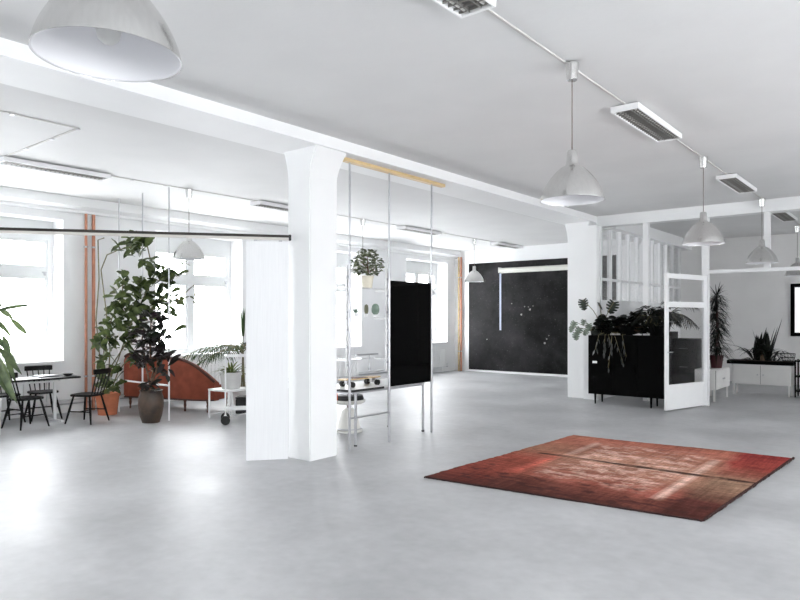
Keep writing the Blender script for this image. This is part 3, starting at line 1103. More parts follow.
ch0 = make_chair((-10.66, 4.18, 0), math.radians(12), 'black wooden spindle chair in front of the dining table, by the left edge leaves')
dup(ch0, (-10.42, 5.0, 0), 'black wooden spindle chair at the end of the dining table, near the terracotta pot', math.radians(118))
dup(ch0, (-11.36, 4.12, 0), 'black wooden chair behind the dining table, nearer the left edge leaves', math.radians(-82))
dup(ch0, (-11.36, 4.72, 0), 'black wooden chair behind the dining table, nearer the copper pipes', math.radians(-98))

dt = thing('dining_table', 'dark topped dining table on white trestle legs by the window', 'table', (-11.0, 4.2, 0))
box(-.28, .32, -1.0, .82, .685, .715).build('tabletop', M['blackwood'], dt, bevel=.004)
for y in (-.75, .55):
    lg = MB()
    lg.box(-.025, .025, y - .02, y + .02, .03, .66)
    lg.box(-.25, .28, y - .025, y + .025, 0, .03)
    lg.box(-.22, .25, y - .02, y + .02, .655, .685)
    lg.build('trestle_leg', M['white'], dt, bevel=.003)
box(-.015, .015, -.75, .55, .62, .65).build('cross_bar', M['white'], dt)
lt = thing('laptop', 'dark closed laptop lying on the dining table', 'laptop', (-11.02, 4.62, .7155), math.radians(8))
box(-.11, .11, -.16, .16, 0, .012).build('laptop_base', M['black'], lt, bevel=.003)
box(-.11, .11, -.16, .16, .0125, .022).build('laptop_lid', M['steel'], lt, bevel=.003)
bw = thing('bowl', 'small dark bowl on the end of the dining table', 'bowl', (-10.92, 4.92, .7155))
MB().lathe([(0, 0), (.04, 0), (.085, .035), (.08, .037), (.035, .008), (0, .008)], n=24).build('bowl_body', M['black'], bw, True)
pm = box(-.1, .1, -.14, .14, 0, .004)
o = tag(pm.build('paper_sheet', M['paper']), 'white sheet of paper lying on the dining table', 'paper')
o.location = (-10.86, 4.3, .7155)

# ------------------------------------------------------------------ left pole frame
lf_ = thing('pole_shelf', 'slim white floor-to-ceiling pole frame between the climbing plant and sofa', 'pole frame', (-9.56, 5.9, 0))
for k, x in enumerate((-1.58, -.80, 0)):
    MB().cyl((x, 0, 0 if k != 1 else 0), (x, 0, 2.2), .014, n=10).build('white_pole', M['white'], lf_, True)
    MB().cyl((x, 0, 2.2), (x, 0, ZC), .010, n=10).build('tension_rod', M['steel'], lf_, True)
MB().box(-1.58, 0, -.012, .012, .55, .575).build('cross_rail', M['white'], lf_)
bk = MB()
for x in (-1.58, -.80, 0):
    for z in (1.35, 1.72, 2.05):
        box(x - .010, x + .010, -.02, .02, z, z + .03).build('bracket', M['white'], lf_)

# ------------------------------------------------------------------ rust chaise
sf = thing('chaise_sofa', 'rust velvet chaise sofa with a sweeping curved back, seen from behind', 'sofa', (-10.65, 6.89, 0), math.radians(19))
SL = 1.03
SR = .84


def backz(t):
    if t < .10:
        return .94 + .05 * math.sin(t / .10 * PI)
    if t < .58:
        return .93
    return .93 - .40 * ((t - .58) / .42) ** 2.1


K = 40
path = []
for i in range(K + 1):
    t = i / K
    x = -SL + (SL + SR) * t
    y = -.36 + .10 * max(0, (t - .8) / .2) ** 2
    path.append((x, y, backz(t), t))
bk = MB()
vs, fs = [], []
for x, y, z, t in path:
    ro = .05
    for a, b in ((0, .20), (-.015, .24), (-.02, z - ro), (0, z - .01), (.05, z + .005), (.11, z - .01), (.14, z - ro), (.13, .25), (.12, .20)):
        vs.append((x, y + a, b))
for i in range(K):
    for k in range(9):
        a, b = i * 9 + k, i * 9 + (k + 1) % 9
        fs.append((a, b, b + 9, a + 9))
fs += [tuple(range(8, -1, -1)), tuple(K * 9 + k for k in range(9))]
bk.add(vs, fs)
bk.build('backrest', M['velvet'], sf, True)
MB().tube([(x, y - .005, z + .002) for x, y, z, t in path], .026, 8).build('back_piping', M['velvet_dark'], sf, True)
MB().tube([(x, y - .022, .215) for x, y, z, t in path], .014, 6).build('base_piping', M['velvet_dark'], sf, True)
se = MB()
se.box(-SL + .02, SR - .02, -.26, .27, .20, .44)
se.build('seat', M['velvet'], sf, True, bevel=.05)
arm = MB()
out = [(-.37, .20), (-.37, .88), (-.33, .96), (-.1, .90), (.08, .80), (.22, .72), (.25, .66), (.25, .20)]
arm.prism(out, 'x', -SL - .06, -SL + .12)
arm.build('armrest', M['velvet'], sf, True, bevel=.04)
for x in (-SL + .08, -.40, .26, SR - .10):
    for y in (-.32, .22):
        if abs(x) < .5 and y > 0:
            continue
        MB().lathe([(0, 0), (.014, 0), (.018, .02), (.012, .05), (.026, .11), (.020, .15), (.032, .20), (0, .20)], (x, y, 0), 14).build('leg', M['sofaleg'], sf, True)

# ------------------------------------------------------------------ trolley, side table and their plant
tr = thing('trolley', 'white tubular trolley frame on casters beside the panel', 'trolley', (-8.50, 6.52, 0), math.radians(54))
fx = MB()
w2, d2 = .25, .18
for sx in (-1, 1):
    for sy in (-1, 1):
        MB().cyl((sx * w2, sy * d2, .15), (sx * w2, sy * d2, 1.06), .012, n=10).build('post', M['white'], tr, True)
fx.box(-w2, w2, -d2 - .012, -d2 + .012, 1.045, 1.07)
fx.box(-w2, w2, d2 - .012, d2 + .012, 1.045, 1.07)
fx.box(-w2 - .012, -w2 + .012, -d2, d2, 1.045, 1.07)
fx.box(w2 - .012, w2 + .012, -d2, d2, 1.045, 1.07)
fx.build('top_frame', M['white'], tr)
box(-w2, w2, -d2, d2, .22, .24).build('lower_shelf', M['white'], tr)
for sx in (-1, 1):
    for sy in (-1, 1):
        c = Vector((sx * w2, sy * d2, 0))
        MB().cyl(c + Vector((0, -.022, .07)), c + Vector((0, .022, .07)), .07, n=24).build('caster', M['wheel'], tr, True)
        MB().box(c.x - .02, c.x + .02, -.026 + c.y, .026 + c.y, .141, .155).build('caster_fork', M['chrome'], tr)

stb = thing('side_table', 'low white side table in front of the sofa end, with tube legs', 'side table', (-8.87, 6.26, 0), math.radians(5))
a_ = stb
stb.location = (-9.07, 6.72, 0)
box(-.25, .25, -.25, .25, .455, .485).build('tabletop', M['white'], a_, bevel=.003)
for sx in (-1, 1):
    for sy in (-1, 1):
        MB().box(sx * .235 - .012, sx * .235 + .012, sy * .235 - .012, sy * .235 + .012, 0, .455).build('leg', M['white'], a_)
for sx in (-1, 1):
    box(sx * .235 - .010, sx * .235 + .010, -.235, .235, .06, .08).build('foot_rail', M['white'], a_)
pt_ = thing('potted_plant', 'small spiky yellow-green plant in a light grey pot on the side table', 'plant', (-9.05, 6.72, .4855))
pot(pt_, .175, .145, .27, M['concretepot'])
lf = MB()
random.seed(3)
for k in range(34):
    d = rdir(.5, 1.8)
    lf.leaf((rnd(-.04, .04), rnd(-.04, .04), .24), d, rnd(.3, .46), .05, rnd(.3, .8), .3, 'blade', 5)
lf.build('foliage', M['yucca'], pt_, True)
bb = thing('storage_box', 'black storage box on the floor behind the low white side table', 'box', (-9.30, 7.24, 0), math.radians(38))
box(-.16, .16, -.14, .14, 0, .26).build('box_body', M['black'], bb, bevel=.01)
box(-.17, .17, -.15, .15, .2605, .29).build('box_lid', M['black'], bb, bevel=.01)

# ------------------------------------------------------------------ right pole shelf
YP = (5.965, 6.73, 7.68)
XP = -5.64
ps = thing('pole_shelf', 'steel floor-to-beam pole shelf with glass shelves and black board beside the near column', 'pole frame', (XP, YP[0], 0))
o_ = (XP, YP[0], 0)
box(XP - .04, XP + .04, 5.86, 7.97, 3.575, 3.619).build('wooden_batten', M['pine'], ps, bevel=.004, org=o_)
for y in YP:
    MB().cyl((XP, y, 0), (XP, y, 2.25), .017, n=10).build('pole', M['steel'], ps, True, org=o_)
    MB().cyl((XP, y, 2.25), (XP, y, 3.575), .012, n=10).build('rod', M['steel'], ps, True, org=o_)
    box(XP - .06, XP - .03, y - .012, y + .012, .95, 2.3).build('upright', M['white'], ps, org=o_)
    for k in range(6):
        box(XP - .03, XP - .015, y - .020, y + .020, 1.05 + k * .22, 1.08 + k * .22).build('upright_clip', M['steel'], ps, org=o_)
for z in (2.04, 1.665, 1.13):
    sh = MB().box(XP - .24, XP - .02, YP[0] + .02, YP[1] - .02, z - .008, z)
    sh.build('glass_shelf', M['glass'], ps, org=o_)
    for y in (YP[0], YP[1]):
        box(XP - .25, XP - .01, y - .005, y + .005, z - .03, z - .008).build('shelf_bracket', M['white'], ps, org=o_)
MB().cyl((XP, YP[0], .40), (XP, YP[1], .40), .012, n=8).build('low_rail', M['steel'], ps, True, org=o_)
box(XP - .020, XP + .0, YP[1] + .03, YP[2] - .02, .735, 2.15).build('black_board', M['blackglass'], ps, org=o_)

jt = thing('potted_tree', 'small round-leaved potted tree in a cream pot on the top glass shelf', 'plant', (XP - .13, 6.44, 2.041))
MB().lathe([(0, 0), (.062, 0), (.078, .135), (.086, .135), (.086, .16), (.074, .16), (.07, .14), (0, .14)], n=28).build('pot', M['creampot'], jt, True)
lf = MB()
random.seed(9)
for k in range(420):
    z = rnd(0, 1)
    r = .20 * math.sin(PI * (.24 + .70 * z)) ** .8 * math.sqrt(rnd(.05, 1)) + .02
    a = rnd(0, 2 * PI)
    p = Vector((r * math.cos(a), r * math.sin(a), .17 + .33 * z))
    lf.leaf(p, rdir(-.3, .8), rnd(.045, .07), rnd(.032, .045), .2, .2, 'oval', 3, rnd(-.6, .6))
lf.build('foliage', M['jade'], jt, True)
st = MB().tube([(0, 0, .14), (.01, 0, .22), (0, .01, .36)], [.014, .012, .006], 7)
for k in range(8):
    a = k * PI / 4
    st.tube([(0, 0, .18 + .02 * k), (.10 * math.cos(a), .10 * math.sin(a), .24 + .025 * k)], .005, 5)
st.build('trunk', M['bark'], jt, True)

zc = 1.666
c1 = thing('cactus', 'small star-shaped succulent on the middle glass shelf', 'cactus', (XP - .13, 6.22, zc), 0, 'cacti on the middle glass shelf')
MB().lathe([(0, 0), (.026, 0), (.032, .05), (.028, .05), (0, .045)], n=18).build('pot', M['white'], c1, True)
lf = MB()
for k in range(16):
    lf.leaf((0, 0, .045), rdir(.2, 1.6), rnd(.07, .11), .032, .1, .5, 'blade', 4)
lf.build('leaves', M['cactus'], c1, True)
c2 = thing('cactus', 'thin brown columnar cactus in the middle of the glass shelf', 'cactus', (XP - .13, 6.42, zc), 0, 'cacti on the middle glass shelf')
MB().lathe([(0, 0), (.024, 0), (.030, .04), (.026, .04), (0, .036)], n=18).build('pot', M['white'], c2, True)
b_ = MB()
n = 20
prof = [(.016, .036), (.024, .07), (.025, .11), (.02, .15), (0, .165)]
b_.lathe(prof, n=n)
b_.v = [(x * (1.15 if i % 2 else .9), y * (1.15 if i % 2 else .9), z) for i, (x, y, z) in enumerate(b_.v)]
b_.build('stem', M['cactus_brown'], c2, True)
c3 = thing('cactus', 'plump pale green cactus at the black board end of the shelf', 'cactus', (XP - .13, 6.60, zc), 0, 'cacti on the middle glass shelf')
MB().lathe([(0, 0), (.030, 0), (.034, .03), (0, .03)], n=18).build('pot', M['white'], c3, True)
b_ = MB()
b_.lathe([(.022, .03), (.046, .06), (.05, .10), (.042, .145), (.022, .17), (0, .175)], n=24)
b_.v = [(x * (1.06 if i % 2 else .92), y * (1.06 if i % 2 else .92), z) for i, (x, y, z) in enumerate(b_.v)]
b_.build('stem', M['cactus'], c3, True)

lmp = thing('wall_lamp', 'slim grey lamp bar hanging under the lower glass shelf', 'lamp', (XP - .30, 6.62, 1.15))
box(-.012, .012, -.22, .22, 0, .02).build('lamp_bar', M['steel'], lmp)
MB().cyl((0, .05, 0), (0, .05, -.17), .005).build('pull_cord', M['steel'], lmp)
MB().cyl((0, .05, -.17), (0, .05, -.20), .014).build('pull_knob', M['steel'], lmp, True)

# ------------------------------------------------------------------ desk, skateboard, swivel chair
dk_ = thing('desk', 'white topped desk with steel legs behind the pole shelf', 'desk', (-5.74, 6.10, 0))
od = (-5.66, 6.02, 0)
box(-6.40, -5.66, 6.02, 7.66, .715, .735).build('desktop', M['white'], dk_, org=od, bevel=.002)
ed = MB()
ed.box(-6.40, -5.655, 6.015, 6.02, .705, .7345)
ed.box(-5.66, -5.655, 6.02, 6.66, .705, .7345)
ed.build('dark_edging', M['black'], dk_, org=od)
fm = MB()
fm.box(-6.37, -5.69, 6.09, 6.12, .675, .715)
fm.box(-6.37, -5.69, 7.57, 7.60, .675, .715)
fm.box(-5.72, -5.69, 6.12, 7.57, .675, .715)
fm.box(-6.37, -6.34, 6.12, 7.57, .675, .715)
fm.build('under_frame', M['steel'], dk_, org=od)
for x in (-5.705, -6.355):
    for y in (6.15, 7.585):
        MB().cyl((x, y, .02), (x, y, .69), .019, n=12).build('leg', M['steel'], dk_, True, org=od)
        MB().cyl((x, y, 0), (x, y, .02), .022, n=12).build('leg_foot', M['black'], dk_, True, org=od)

sb = thing('skateboard', 'maple longboard with black wheels standing on the desk', 'skateboard', (-6.03, 6.58, .735), math.radians(88))
out = []
for k in range(40):
    a = 2 * PI * k / 40
    ca, sa = math.cos(a), math.sin(a)
    out.append((.37 * abs(ca) ** .7 * (1 if ca > 0 else -1), .105 * abs(sa) ** .6 * (1 if sa > 0 else -1)))
MB().prism(out, 'z', .098, .112).build('deck', M['deck'], sb, bevel=.003)
MB().prism([(x * .45 - .05, y * .9) for x, y in out], 'z', .1122, .1140).build('grip_tape', M['velvet_dark'], sb)
for x in (-.24, .24):
    MB().box(x - .03, x + .03, -.025, .025, .055, .098).cyl((x, -.10, .04), (x, .10, .04), .008).build('truck', M['steel'], sb)
    for y in (-.095, .095):
        MB().cyl((x, y - .022, .037), (x, y + .022, .037), .037, n=20).build('wheel', M['wheel'], sb, True)

sw = thing('swivel_chair', 'retro swivel chair on a white cone pedestal with black cushion', 'chair', (-6.62, 6.99, 0), math.radians(48))
MB().lathe([(0, 0), (.19, 0), (.195, .03), (.17, .05), (.135, .20), (.10, .30), (.05, .345), (0, .345)], n=32).build('pedestal', M['offwhite'], sw, True)
MB().lathe([(.197, .045), (.200, .05), (.197, .06), (.18, .06)], n=32).build('pedestal_ring', M['steel'], sw, True)
MB().cyl((0, 0, .34), (0, 0, .41), .028, n=14).build('swivel_post', M['sofaleg'], sw, True)
MB().lathe([(0, .41), (.20, .41), (.235, .44), (.24, .47), (.22, .47), (.21, .45), (0, .45)], n=36).build('seat_shell', M['offwhite'], sw, True)
MB().lathe([(0, .452), (.20, .452), (.215, .48), (.20, .53), (.12, .545), (0, .545)], n=32).build('cushion', M['black'], sw, True)
bkr = MB()
vs, fs = [], []
for i in range(13):
    a = PI + (-.62 + 1.24 * i / 12)
    for r, z in ((.215, .46), (.245, .62), (.27, .80), (.285, .96), (.265, .96), (.25, .80), (.225, .62), (.20, .46)):
        e = 1 - .10 * abs(i - 6) / 6 * (z - .46) / .5
        vs.append((r * math.cos(a), r * math.sin(a), .46 + (z - .46) * e))
for i in range(12):
    for k in range(8):
        fs.append((i * 8 + k, i * 8 + (k + 1) % 8, i * 8 + 8 + (k + 1) % 8, i * 8 + 8 + k))
fs += [tuple(range(7, -1, -1)), tuple(96 + k for k in range(8))]
bkr.add(vs, fs)
bkr.build('backrest', M['orange'], sw, True)

# ------------------------------------------------------------------ black wall things
sc_ = thing('projection_screen', 'cream roller projection screen mounted high on the black wall', 'projection screen', (-10.11, YB - .012, 3.07))
MB().cyl((0, -.09, 0), (2.6, -.09, 0), .068, n=20).build('screen_casing', M['screen'], sc_, True)
for x in (-.01, 2.57):
    MB().box(x, x + .04, -.16, 0, -.075, .085).build('wall_bracket', M['screen'], sc_, bevel=.006)
MB().box(0.05, 2.55, -.098, -.082, -.085, -.062).build('bottom_bar', M['screen'], sc_)
sp1 = box(-.028, .028, -.012, 0, -1.7, 0)
o = tag(sp1.build('hanging_strip', M['strap']), 'narrow pale blue strip hanging on the black wall below the screen end', 'strip')
o.location = (-10.13, YB - .014, 2.985)
random.seed(14)
ck = MB()
for x, z, r in ((-9.43, 1.75, .035), (-9.15, 1.90, .035), (-9.2, 1.97, .018), (-8.62, 1.05, .022), (-8.68, .93, .035), (-9.75, 2.08, .022), (-10.6, 1.0, .02), (-9.32, 1.98, .02), (-8.55, 1.15, .014), (-9.05, 2.0, .015)):
    n = 9
    ring = [(x + r * rnd(.6, 1.2) * math.cos(2 * PI * k / n), z + r * rnd(.6, 1.2) * math.sin(2 * PI * k / n)) for k in range(n)]
    ck.prism(ring, 'y', YB - .015, YB - .0125)
ckm = ck.build('chalk_smudge', mat('chalk_dust', (0.30, 0.30, 0.28), 0.9, var=.3, scale=30))
ckm.parent = bwall

# ------------------------------------------------------------------ black cabinet with plants
cb = thing('black_cabinet', 'large black cabinet on short legs beside the second column, plants on top', 'cabinet', (-5.21, 12.2, 0))
oc = (-5.21, 12.2, 0)
X0, X1, Y0, Y1, ZT = -5.21, -3.79, 12.20, 12.66, 1.32
box(X0, X1, Y0 + .02, Y1, .19, ZT).build('cabinet_body', M['deepblack'], cb, org=oc)
nd = 3
for k in range(nd):
    a = X0 + (X1 - X0) * k / nd + .004
    b = X0 + (X1 - X0) * (k + 1) / nd - .004
    d = box(a, b, Y0, Y0 + .019, .195, ZT - .005).build('door', M['deepblack'], cb, org=oc, bevel=.002)
    MB().box(b - .06, b - .045, Y0 - .022, Y0 - .001, .62, .76).build('handle', M['deepblack'], d, org=oc)
for x in (X0 + .12, -4.03):
    for y in (Y0 + .06, Y1 - .06):
        MB().tube([(x, y, .19), (x, y, 0)], [.022, .013], 10).build('leg', M['deepblack'], cb, True, org=oc)
MB().box(X0 + .09, X0 + .18, Y0 - .004, Y0 - .0005, .785, .825).build('paper_tag', M['paper'], cb, org=oc)

random.seed(31)
mo = thing('monstera', 'monstera with big split leaves standing on the column end of the black cabinet', 'plant', (-5.02, 12.45, ZT + .001))
om = Vector((-5.02, 12.45, ZT + .001))
pot(mo, .12, .09, .2, M['deepblack'])
lf, stm = MB(), MB()
toC = -FW
for px, py, dep, R, tilt in ((583, 300, 12.75, .17, .2), (614, 302, 12.9, .20, -.3), (599, 303, 12.8, .12, 1.4), (594, 330, 12.7, .14, .9), (608, 322, 12.8, .15, .5), (621, 320, 12.9, .16, -.8),
                              (601, 333, 12.7, .15, -.2), (612, 338, 12.75, .16, .9), (628, 333, 12.85, .15, -.4)):
    p = at(px, py, dep) - om
    if tilt == 1.4:
        nrm = RT * 1 + Vector((0, 0, .3))
        d = Vector((RT.x * .6, RT.y * .6, -1))
    else:
        nrm = toC * 1.0 + Vector((0, 0, .45))
        d = Vector((0, 0, -1)) + RT * tilt
    lf.monstera(p, d, nrm, R)
    stm.tube([(0, 0, .17), (p.x * .5, p.y * .5, p.z * .6 + .08), p], .007, 6)
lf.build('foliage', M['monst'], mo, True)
stm.build('stem', M['stem'], mo, True)

sl = thing('silver_leaf_plant', 'plant with pale silvery lobed leaves spilling over the cabinet side at the column', 'plant', (-5.13, 12.30, ZT + .001))
os_ = Vector((-5.13, 12.30, ZT + .001))
pot(sl, .07, .055, .12, M['deepblack'])
lf, stm = MB(), MB()
for px, py, R in ((575, 326, .11), (580, 332, .12), (576, 337, .12), (589, 328, .11), (584, 324, .09), (587, 334, .10), (572, 331, .09)):
    p = at(px, py - 4, 12.55 + rnd(-.05, .05)) - os_
    lf.monstera(p, Vector((0, 0, -1)) + RT * rnd(-.6, .3), toC + Vector((0, 0, rnd(.1, .6))), R, 4)
    stm.tube([(0, 0, .1), p], .005, 5)
lf.build('foliage', M['silver'], sl, True)
stm.build('stem', M['stem'], sl, True)

bu = thing('leafy_plant', 'dense blackish leafy plant in the middle of the black cabinet top', 'plant', (-4.55, 12.45, ZT + .001))
ob = Vector((-4.55, 12.45, ZT + .001))
pot(bu, .14, .11, .16, M['deepblack'])
lf = MB()
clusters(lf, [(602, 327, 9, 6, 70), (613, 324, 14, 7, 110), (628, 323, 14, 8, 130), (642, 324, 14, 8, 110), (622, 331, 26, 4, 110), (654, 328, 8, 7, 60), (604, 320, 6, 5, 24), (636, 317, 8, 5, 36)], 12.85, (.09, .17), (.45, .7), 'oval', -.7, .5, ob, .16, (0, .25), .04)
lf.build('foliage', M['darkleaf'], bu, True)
stm = MB()
for k in range(12):
    p = at(rnd(600, 655), rnd(326, 336), 12.85) - ob
    stm.tube([(0, 0, .14), p], .006, 5)
stm.build('stem', M['bark'], bu, True)

tp = thing('trailing_plant', 'grey-green trailing plant hanging down the front of the black cabinet', 'plant', (-4.86, 12.29, ZT + .001))
ot = Vector((-4.86, 12.29, ZT + .001))
pot(tp, .06, .05, .09, M['deepblack'])
lf, stm = MB(), MB()
for (x0, y0), (x1, y1) in (((600, 336), (595, 350)), ((608, 338), (604, 352)), ((617, 340), (609, 368)), ((620, 342), (628, 362)), ((630, 342), (632, 356)), ((612, 340), (613, 345))):
    a, b = at(x0, y0, 12.62) - ot, at(x1, y1, 12.50) - ot
    mid_ = Vector((a.x, a.y - .12, max(a.z, 0.02)))
    a.z = max(a.z, .02)
    b.y = min(b.y, -.12)
    stm.tube([(0, 0, .07), a, Vector((a.x, -.125, a.z)), b], .004, 5)
    for k in range(5):
        q = Vector((a.x, -.125, a.z)).lerp(b, .25 + .75 * k / 4)
        lf.leaf(q, Vector((rnd(-.5, .5), -.25, -1)), rnd(.07, .13), rnd(.035, .05), .2, .2, 'oval', 4, rnd(-.5, .5))
lf.build('foliage', mat('dull_grey_leaf', (0.030, 0.033, 0.030), 0.4, col2=(0.008, 0.010, 0.008), scale=9, var=.1), tp, True)
stm.build('stem', M['stem'], tp, True)

ar = thing('areca_palm', 'round dark arching palm on the door end of the black cabinet', 'plant', (-4.0, 12.45, ZT + .001))
pot(ar, .13, .10, .18, M['deepblack'])
lf, stm = MB(), MB()
random.seed(6)
for k in range(17):
    az = 2 * PI * k / 17 + rnd(-.2, .2)
    frond(lf, stm, (0, 0, .18), az, rnd(.36, .50), rnd(1.1, 1.6), 15, .20, .028, rnd(1.5, 2.2), .2)
for k in range(260):
    p = Vector((rnd(-.27, .27), rnd(-.2, .2), rnd(.2, .55)))
    lf.leaf(p, rdir(-.6, .4), rnd(.1, .18), .04, .3, .2, 'oval', 4, rnd(-.6, .6))
lf.build('foliage', M['darkleaf'], ar, True)
stm.build('stem', M['stem'], ar, True)

# ------------------------------------------------------------------ behind the glass door
bc = thing('black_cabinet', 'lower black cabinet seen through the glass of the open door', 'cabinet', (-4.90, 14.3, 0))
box(0, .62, 0, .45, .06, 1.36).build('cabinet_body', M['deepblack'], bc, bevel=.004)
dd = box(.01, .305, -.02, -.001, .08, 1.34).build('door', M['deepblack'], bc, bevel=.002)
MB().cyl((.27, -.04, .60), (.27, -.04, .74), .008).build('handle', M['chrome'], dd, True)
dd = box(.315, .61, -.02, -.001, .08, 1.34).build('door', M['deepblack'], bc, bevel=.002)
MB().cyl((.35, -.04, .60), (.35, -.04, .74), .008).build('handle', M['chrome'], dd, True)
box(.02, .60, .03, .42, 0, .06).build('plinth', M['deepblack'], bc)
bc2 = thing('drawer_unit', 'black drawer unit beside the low cabinet behind the glass door', 'drawer unit', (-4.26, 14.30, 0))
box(0, .46, 0, .5, .05, 1.22).build('unit_body', M['deepblack'], bc2, bevel=.004)
for k in range(3):
    dd = box(.012, .448, -.02, -.001, .07 + k * .38, .44 + k * .38).build('drawer', M['deepblack'], bc2, bevel=.002)
    MB().cyl((.15, -.035, .26 + k * .38), (.31, -.035, .26 + k * .38), .007).build('handle', M['chrome'], dd, True)
box(.02, .44, .03, .47, 0, .05).build('plinth', M['deepblack'], bc2)
ap = thing('areca_palm', 'dark palm with drooping fronds seen through the glass door', 'plant', (-4.50, 14.52, 1.361))
pot(ap, .14, .11, .2, M['deepblack'])
lf, stm = MB(), MB()
random.seed(12)
for k in range(15):
    az = 2 * PI * k / 15 + rnd(-.2, .2)
    frond(lf, stm, (0, 0, .2), az, rnd(.5, .85), rnd(1.0, 1.5), 15, .24, .026, rnd(1.4, 2.0), .2)
lf.build('foliage', M['darkleaf'], ap, True)
stm.build('stem', M['stem'], ap, True)

# ------------------------------------------------------------------ white cabinets and plants of the rear room
def steel_cabinet(loc, rz, w, d, z0, z1, label, ndoors):
    t = thing('steel_cabinet', label, 'cabinet', loc, rz, 'low white steel cabinets')
    box(0, w, 0.02, d, z0, z1).build('cabinet_body', M['cabinet'], t, bevel=.004)
    box(.02, w - .02, .012, .02, z0 + .015, z1 - .015).build('door_gap', M['gap'], t)
    for k in range(ndoors):
        a = .012 + (w - .024) * k / ndoors + .004
        b = .012 + (w - .024) * (k + 1) / ndoors - .004
        dd = box(a, b, -.002, .0115, z0 + .012, z1 - .012).build('door', M['cabinet'], t, bevel=.003)
        hxx = b - .05 if k == 0 else a + .05
        MB().cyl((hxx, -.025, (z0 + z1) / 2), (hxx, -.002, (z0 + z1) / 2), .014, n=14).build('knob', M['steel'], dd, True)
    for x in (.02, w - .05):
        for y in (.03, d - .05):
            box(x, x + .03, y, y + .03, 0, z0).build('leg', M['cabinet'], t)
    return t


steel_cabinet((-3.44, 15.7, 0), 0, 1.12, .40, .23, .655, 'low white two-door steel cabinet under the spiky plant', 2)
steel_cabinet((-3.33, 13.95, 0), math.radians(90), 1.1, .40, .23, .63, 'low white steel cabinet turned sideways, holding the tall dracaena', 2)

tr_ = thing('plant_tray', 'shallow black tray on the white two-door cabinet', 'tray', (-3.44, 15.71, .656))
box(-.10, 1.16, .0, .38, 0.001, .075).build('tray_body', M['deepblack'], tr_, bevel=.006)
box(-.08, 1.14, .02, .36, .0755, .085).build('soil', M['soil'], tr_)
ag = thing('spiky_plant', 'dark spiky plant with upright sword leaves rising from the black tray', 'plant', (-2.87, 15.9, .742))
lf = MB()
random.seed(17)
for k in range(16):
    a = rnd(0, 2 * PI)
    lf.leaf((rnd(-.14, .14), rnd(-.05, .05), 0), Vector((math.cos(a) * .22, math.sin(a) * .22, 1)), rnd(.5, .8), rnd(.10, .14), .05, .3, 'strap', 6)
lf.leaf((.14, 0, 0), Vector((.25, 0, 1)), .95, .13, 0, .3, 'strap', 6)
for k in range(44):
    a = rnd(0, 2 * PI)
    lf.leaf((rnd(-.2, .2), rnd(-.08, .08), 0), Vector((math.cos(a), math.sin(a) * .6, rnd(.9, 1.5))), rnd(.7, 1.1), rnd(.055, .08), rnd(.5, .9), .3, 'blade', 8)
for k in range(22):
    lf.leaf((rnd(-.45, .45), rnd(-.1, .1), 0), rdir(.2, 1.2), rnd(.15, .3), .05, .4, .3, 'blade', 5)
lf.build('foliage', M['darkleaf'], ag, True)
MB().lathe([(0, 0), (.06, 0), (.045, .22), (.0, .25)], n=12).build('trunk', M['bark'], ag, True)
bs = thing('wire_basket', 'small round dark wire basket at the rack end of the black tray', 'basket', (-2.40, 15.88, .742))
wb = MB()
for z, r in ((.01, .10), (.08, .13), (.16, .14)):
    wb.tube([(r * math.cos(2 * PI * k / 24), r * math.sin(2 * PI * k / 24), z) for k in range(25)], .005, 5)
for k in range(14):
    a = 2 * PI * k / 14
    wb.tube([(.10 * math.cos(a), .10 * math.sin(a), .01), (.13 * math.cos(a), .13 * math.sin(a), .08), (.14 * math.cos(a), .14 * math.sin(a), .16)], .003, 4)
wb.build('basket_wire', M['deepblack'], bs, True)
MB().lathe([(0, .0), (.10, 0), (.10, .008), (0, .008)], n=20).build('basket_base', M['black'], bs, True)

dr_ = thing('dracaena', 'tall column-like dracaena in a dark red pot beside the door post', 'plant', (-3.47, 14.55, .6315))
pot(dr_, .13, .10, .26, M['redpot'])
lf, stm = MB(), MB()
random.seed(19)
stm.tube([(0, 0, .2), (.02, 0, .7), (0, .02, 1.45)], [.035, .03, .018], 10)
for k in range(620):
    z = .24 + 1.25 * (k / 620)
    a = rnd(0, 2 * PI)
    lf.leaf((0, 0, z), Vector((math.cos(a), math.sin(a), rnd(.0, .9))), rnd(.26, .44) * (1.15 - .25 * z), rnd(.022, .036), rnd(.3, 1.0), .3, 'blade', 5)
for k in range(16):
    a = rnd(0, 2 * PI)
    lf.leaf((0, .01, 1.45), Vector((math.cos(a), math.sin(a), rnd(.5, 2.5))), rnd(.28, .42), .022, rnd(.05, .4), .3, 'blade', 5)
lf.build('foliage', M['darkleaf'], dr_, True)
stm.build('trunk', M['redpot'], dr_, True)

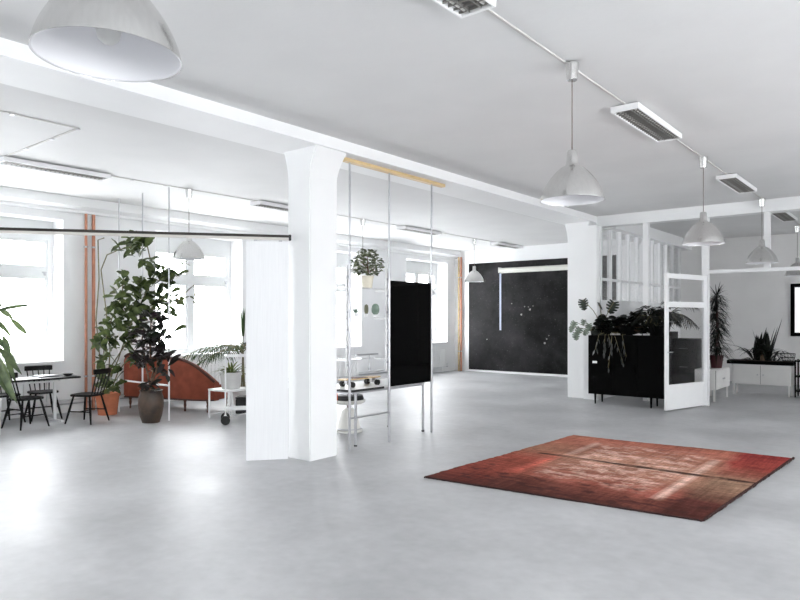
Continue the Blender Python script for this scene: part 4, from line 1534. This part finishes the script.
ms = bpy.data.materials.new('lit_white_screen')
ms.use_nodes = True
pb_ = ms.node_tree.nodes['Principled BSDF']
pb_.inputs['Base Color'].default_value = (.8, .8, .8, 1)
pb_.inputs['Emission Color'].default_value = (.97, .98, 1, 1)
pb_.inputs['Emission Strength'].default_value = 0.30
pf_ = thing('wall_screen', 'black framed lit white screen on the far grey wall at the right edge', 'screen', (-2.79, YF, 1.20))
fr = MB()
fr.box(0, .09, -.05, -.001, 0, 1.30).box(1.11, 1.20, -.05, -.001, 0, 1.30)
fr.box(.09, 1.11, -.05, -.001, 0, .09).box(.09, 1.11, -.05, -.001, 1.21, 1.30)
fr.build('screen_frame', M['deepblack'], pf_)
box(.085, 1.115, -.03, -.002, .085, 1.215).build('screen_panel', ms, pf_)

rk = thing('metal_rack', 'dark metal shelf rack at the right edge beside the white cabinet', 'shelf', (-2.27, 15.80, 0))
for sx in (0, .8):
    for sy in (0, .38):
        box(sx, sx + .03, sy, sy + .03, 0, .78).build('post', M['deepblack'], rk)
for z in (.12, .42, .74):
    box(.0, .83, .0, .41, z, z + .025).build('shelf_board', M['deepblack'], rk)

# ------------------------------------------------------------------ daylight
w = bpy.data.worlds.new('bright_overcast_sky')
scene.world = w
w.use_nodes = True
bg = w.node_tree.nodes['Background']
bg.inputs['Color'].default_value = (0.95, 0.975, 1.0, 1)
bg.inputs['Strength'].default_value = 9.0


def portal(x, a, b, z0, z1, sgn):
    l = bpy.data.lights.new('window_daylight', 'AREA')
    l.shape = 'RECTANGLE'
    l.size = z1 - z0
    l.size_y = b - a
    l.cycles.is_portal = True
    o = bpy.data.objects.new('window_daylight', l)
    COL.objects.link(o)
    o.location = (x, (a + b) / 2, (z0 + z1) / 2)
    o.rotation_euler = (0, -sgn * PI / 2, 0)


for a, b in wins:
    portal(XG - .06, a + .05, b - .05, ZS + .05, ZH - .3, 1)
for a, b in rwins:
    portal(XR + .38, a + .05, b - .05, ZS + .05, ZH, -1)

# ------------------------------------------------------------------ colour and sampling
vs_ = scene.view_settings
vs_.view_transform = 'Standard'
vs_.look = 'None'
vs_.gamma = 1
vs_.use_curve_mapping = False
vs_.exposure = 1.2
cy = scene.cycles
cy.use_denoising = True
cy.max_bounces = 12
cy.diffuse_bounces = 8
cy.glossy_bounces = 5
cy.transparent_max_bounces = 16
cy.sample_clamp_indirect = 12
cy.caustics_reflective = False
cy.caustics_refractive = False
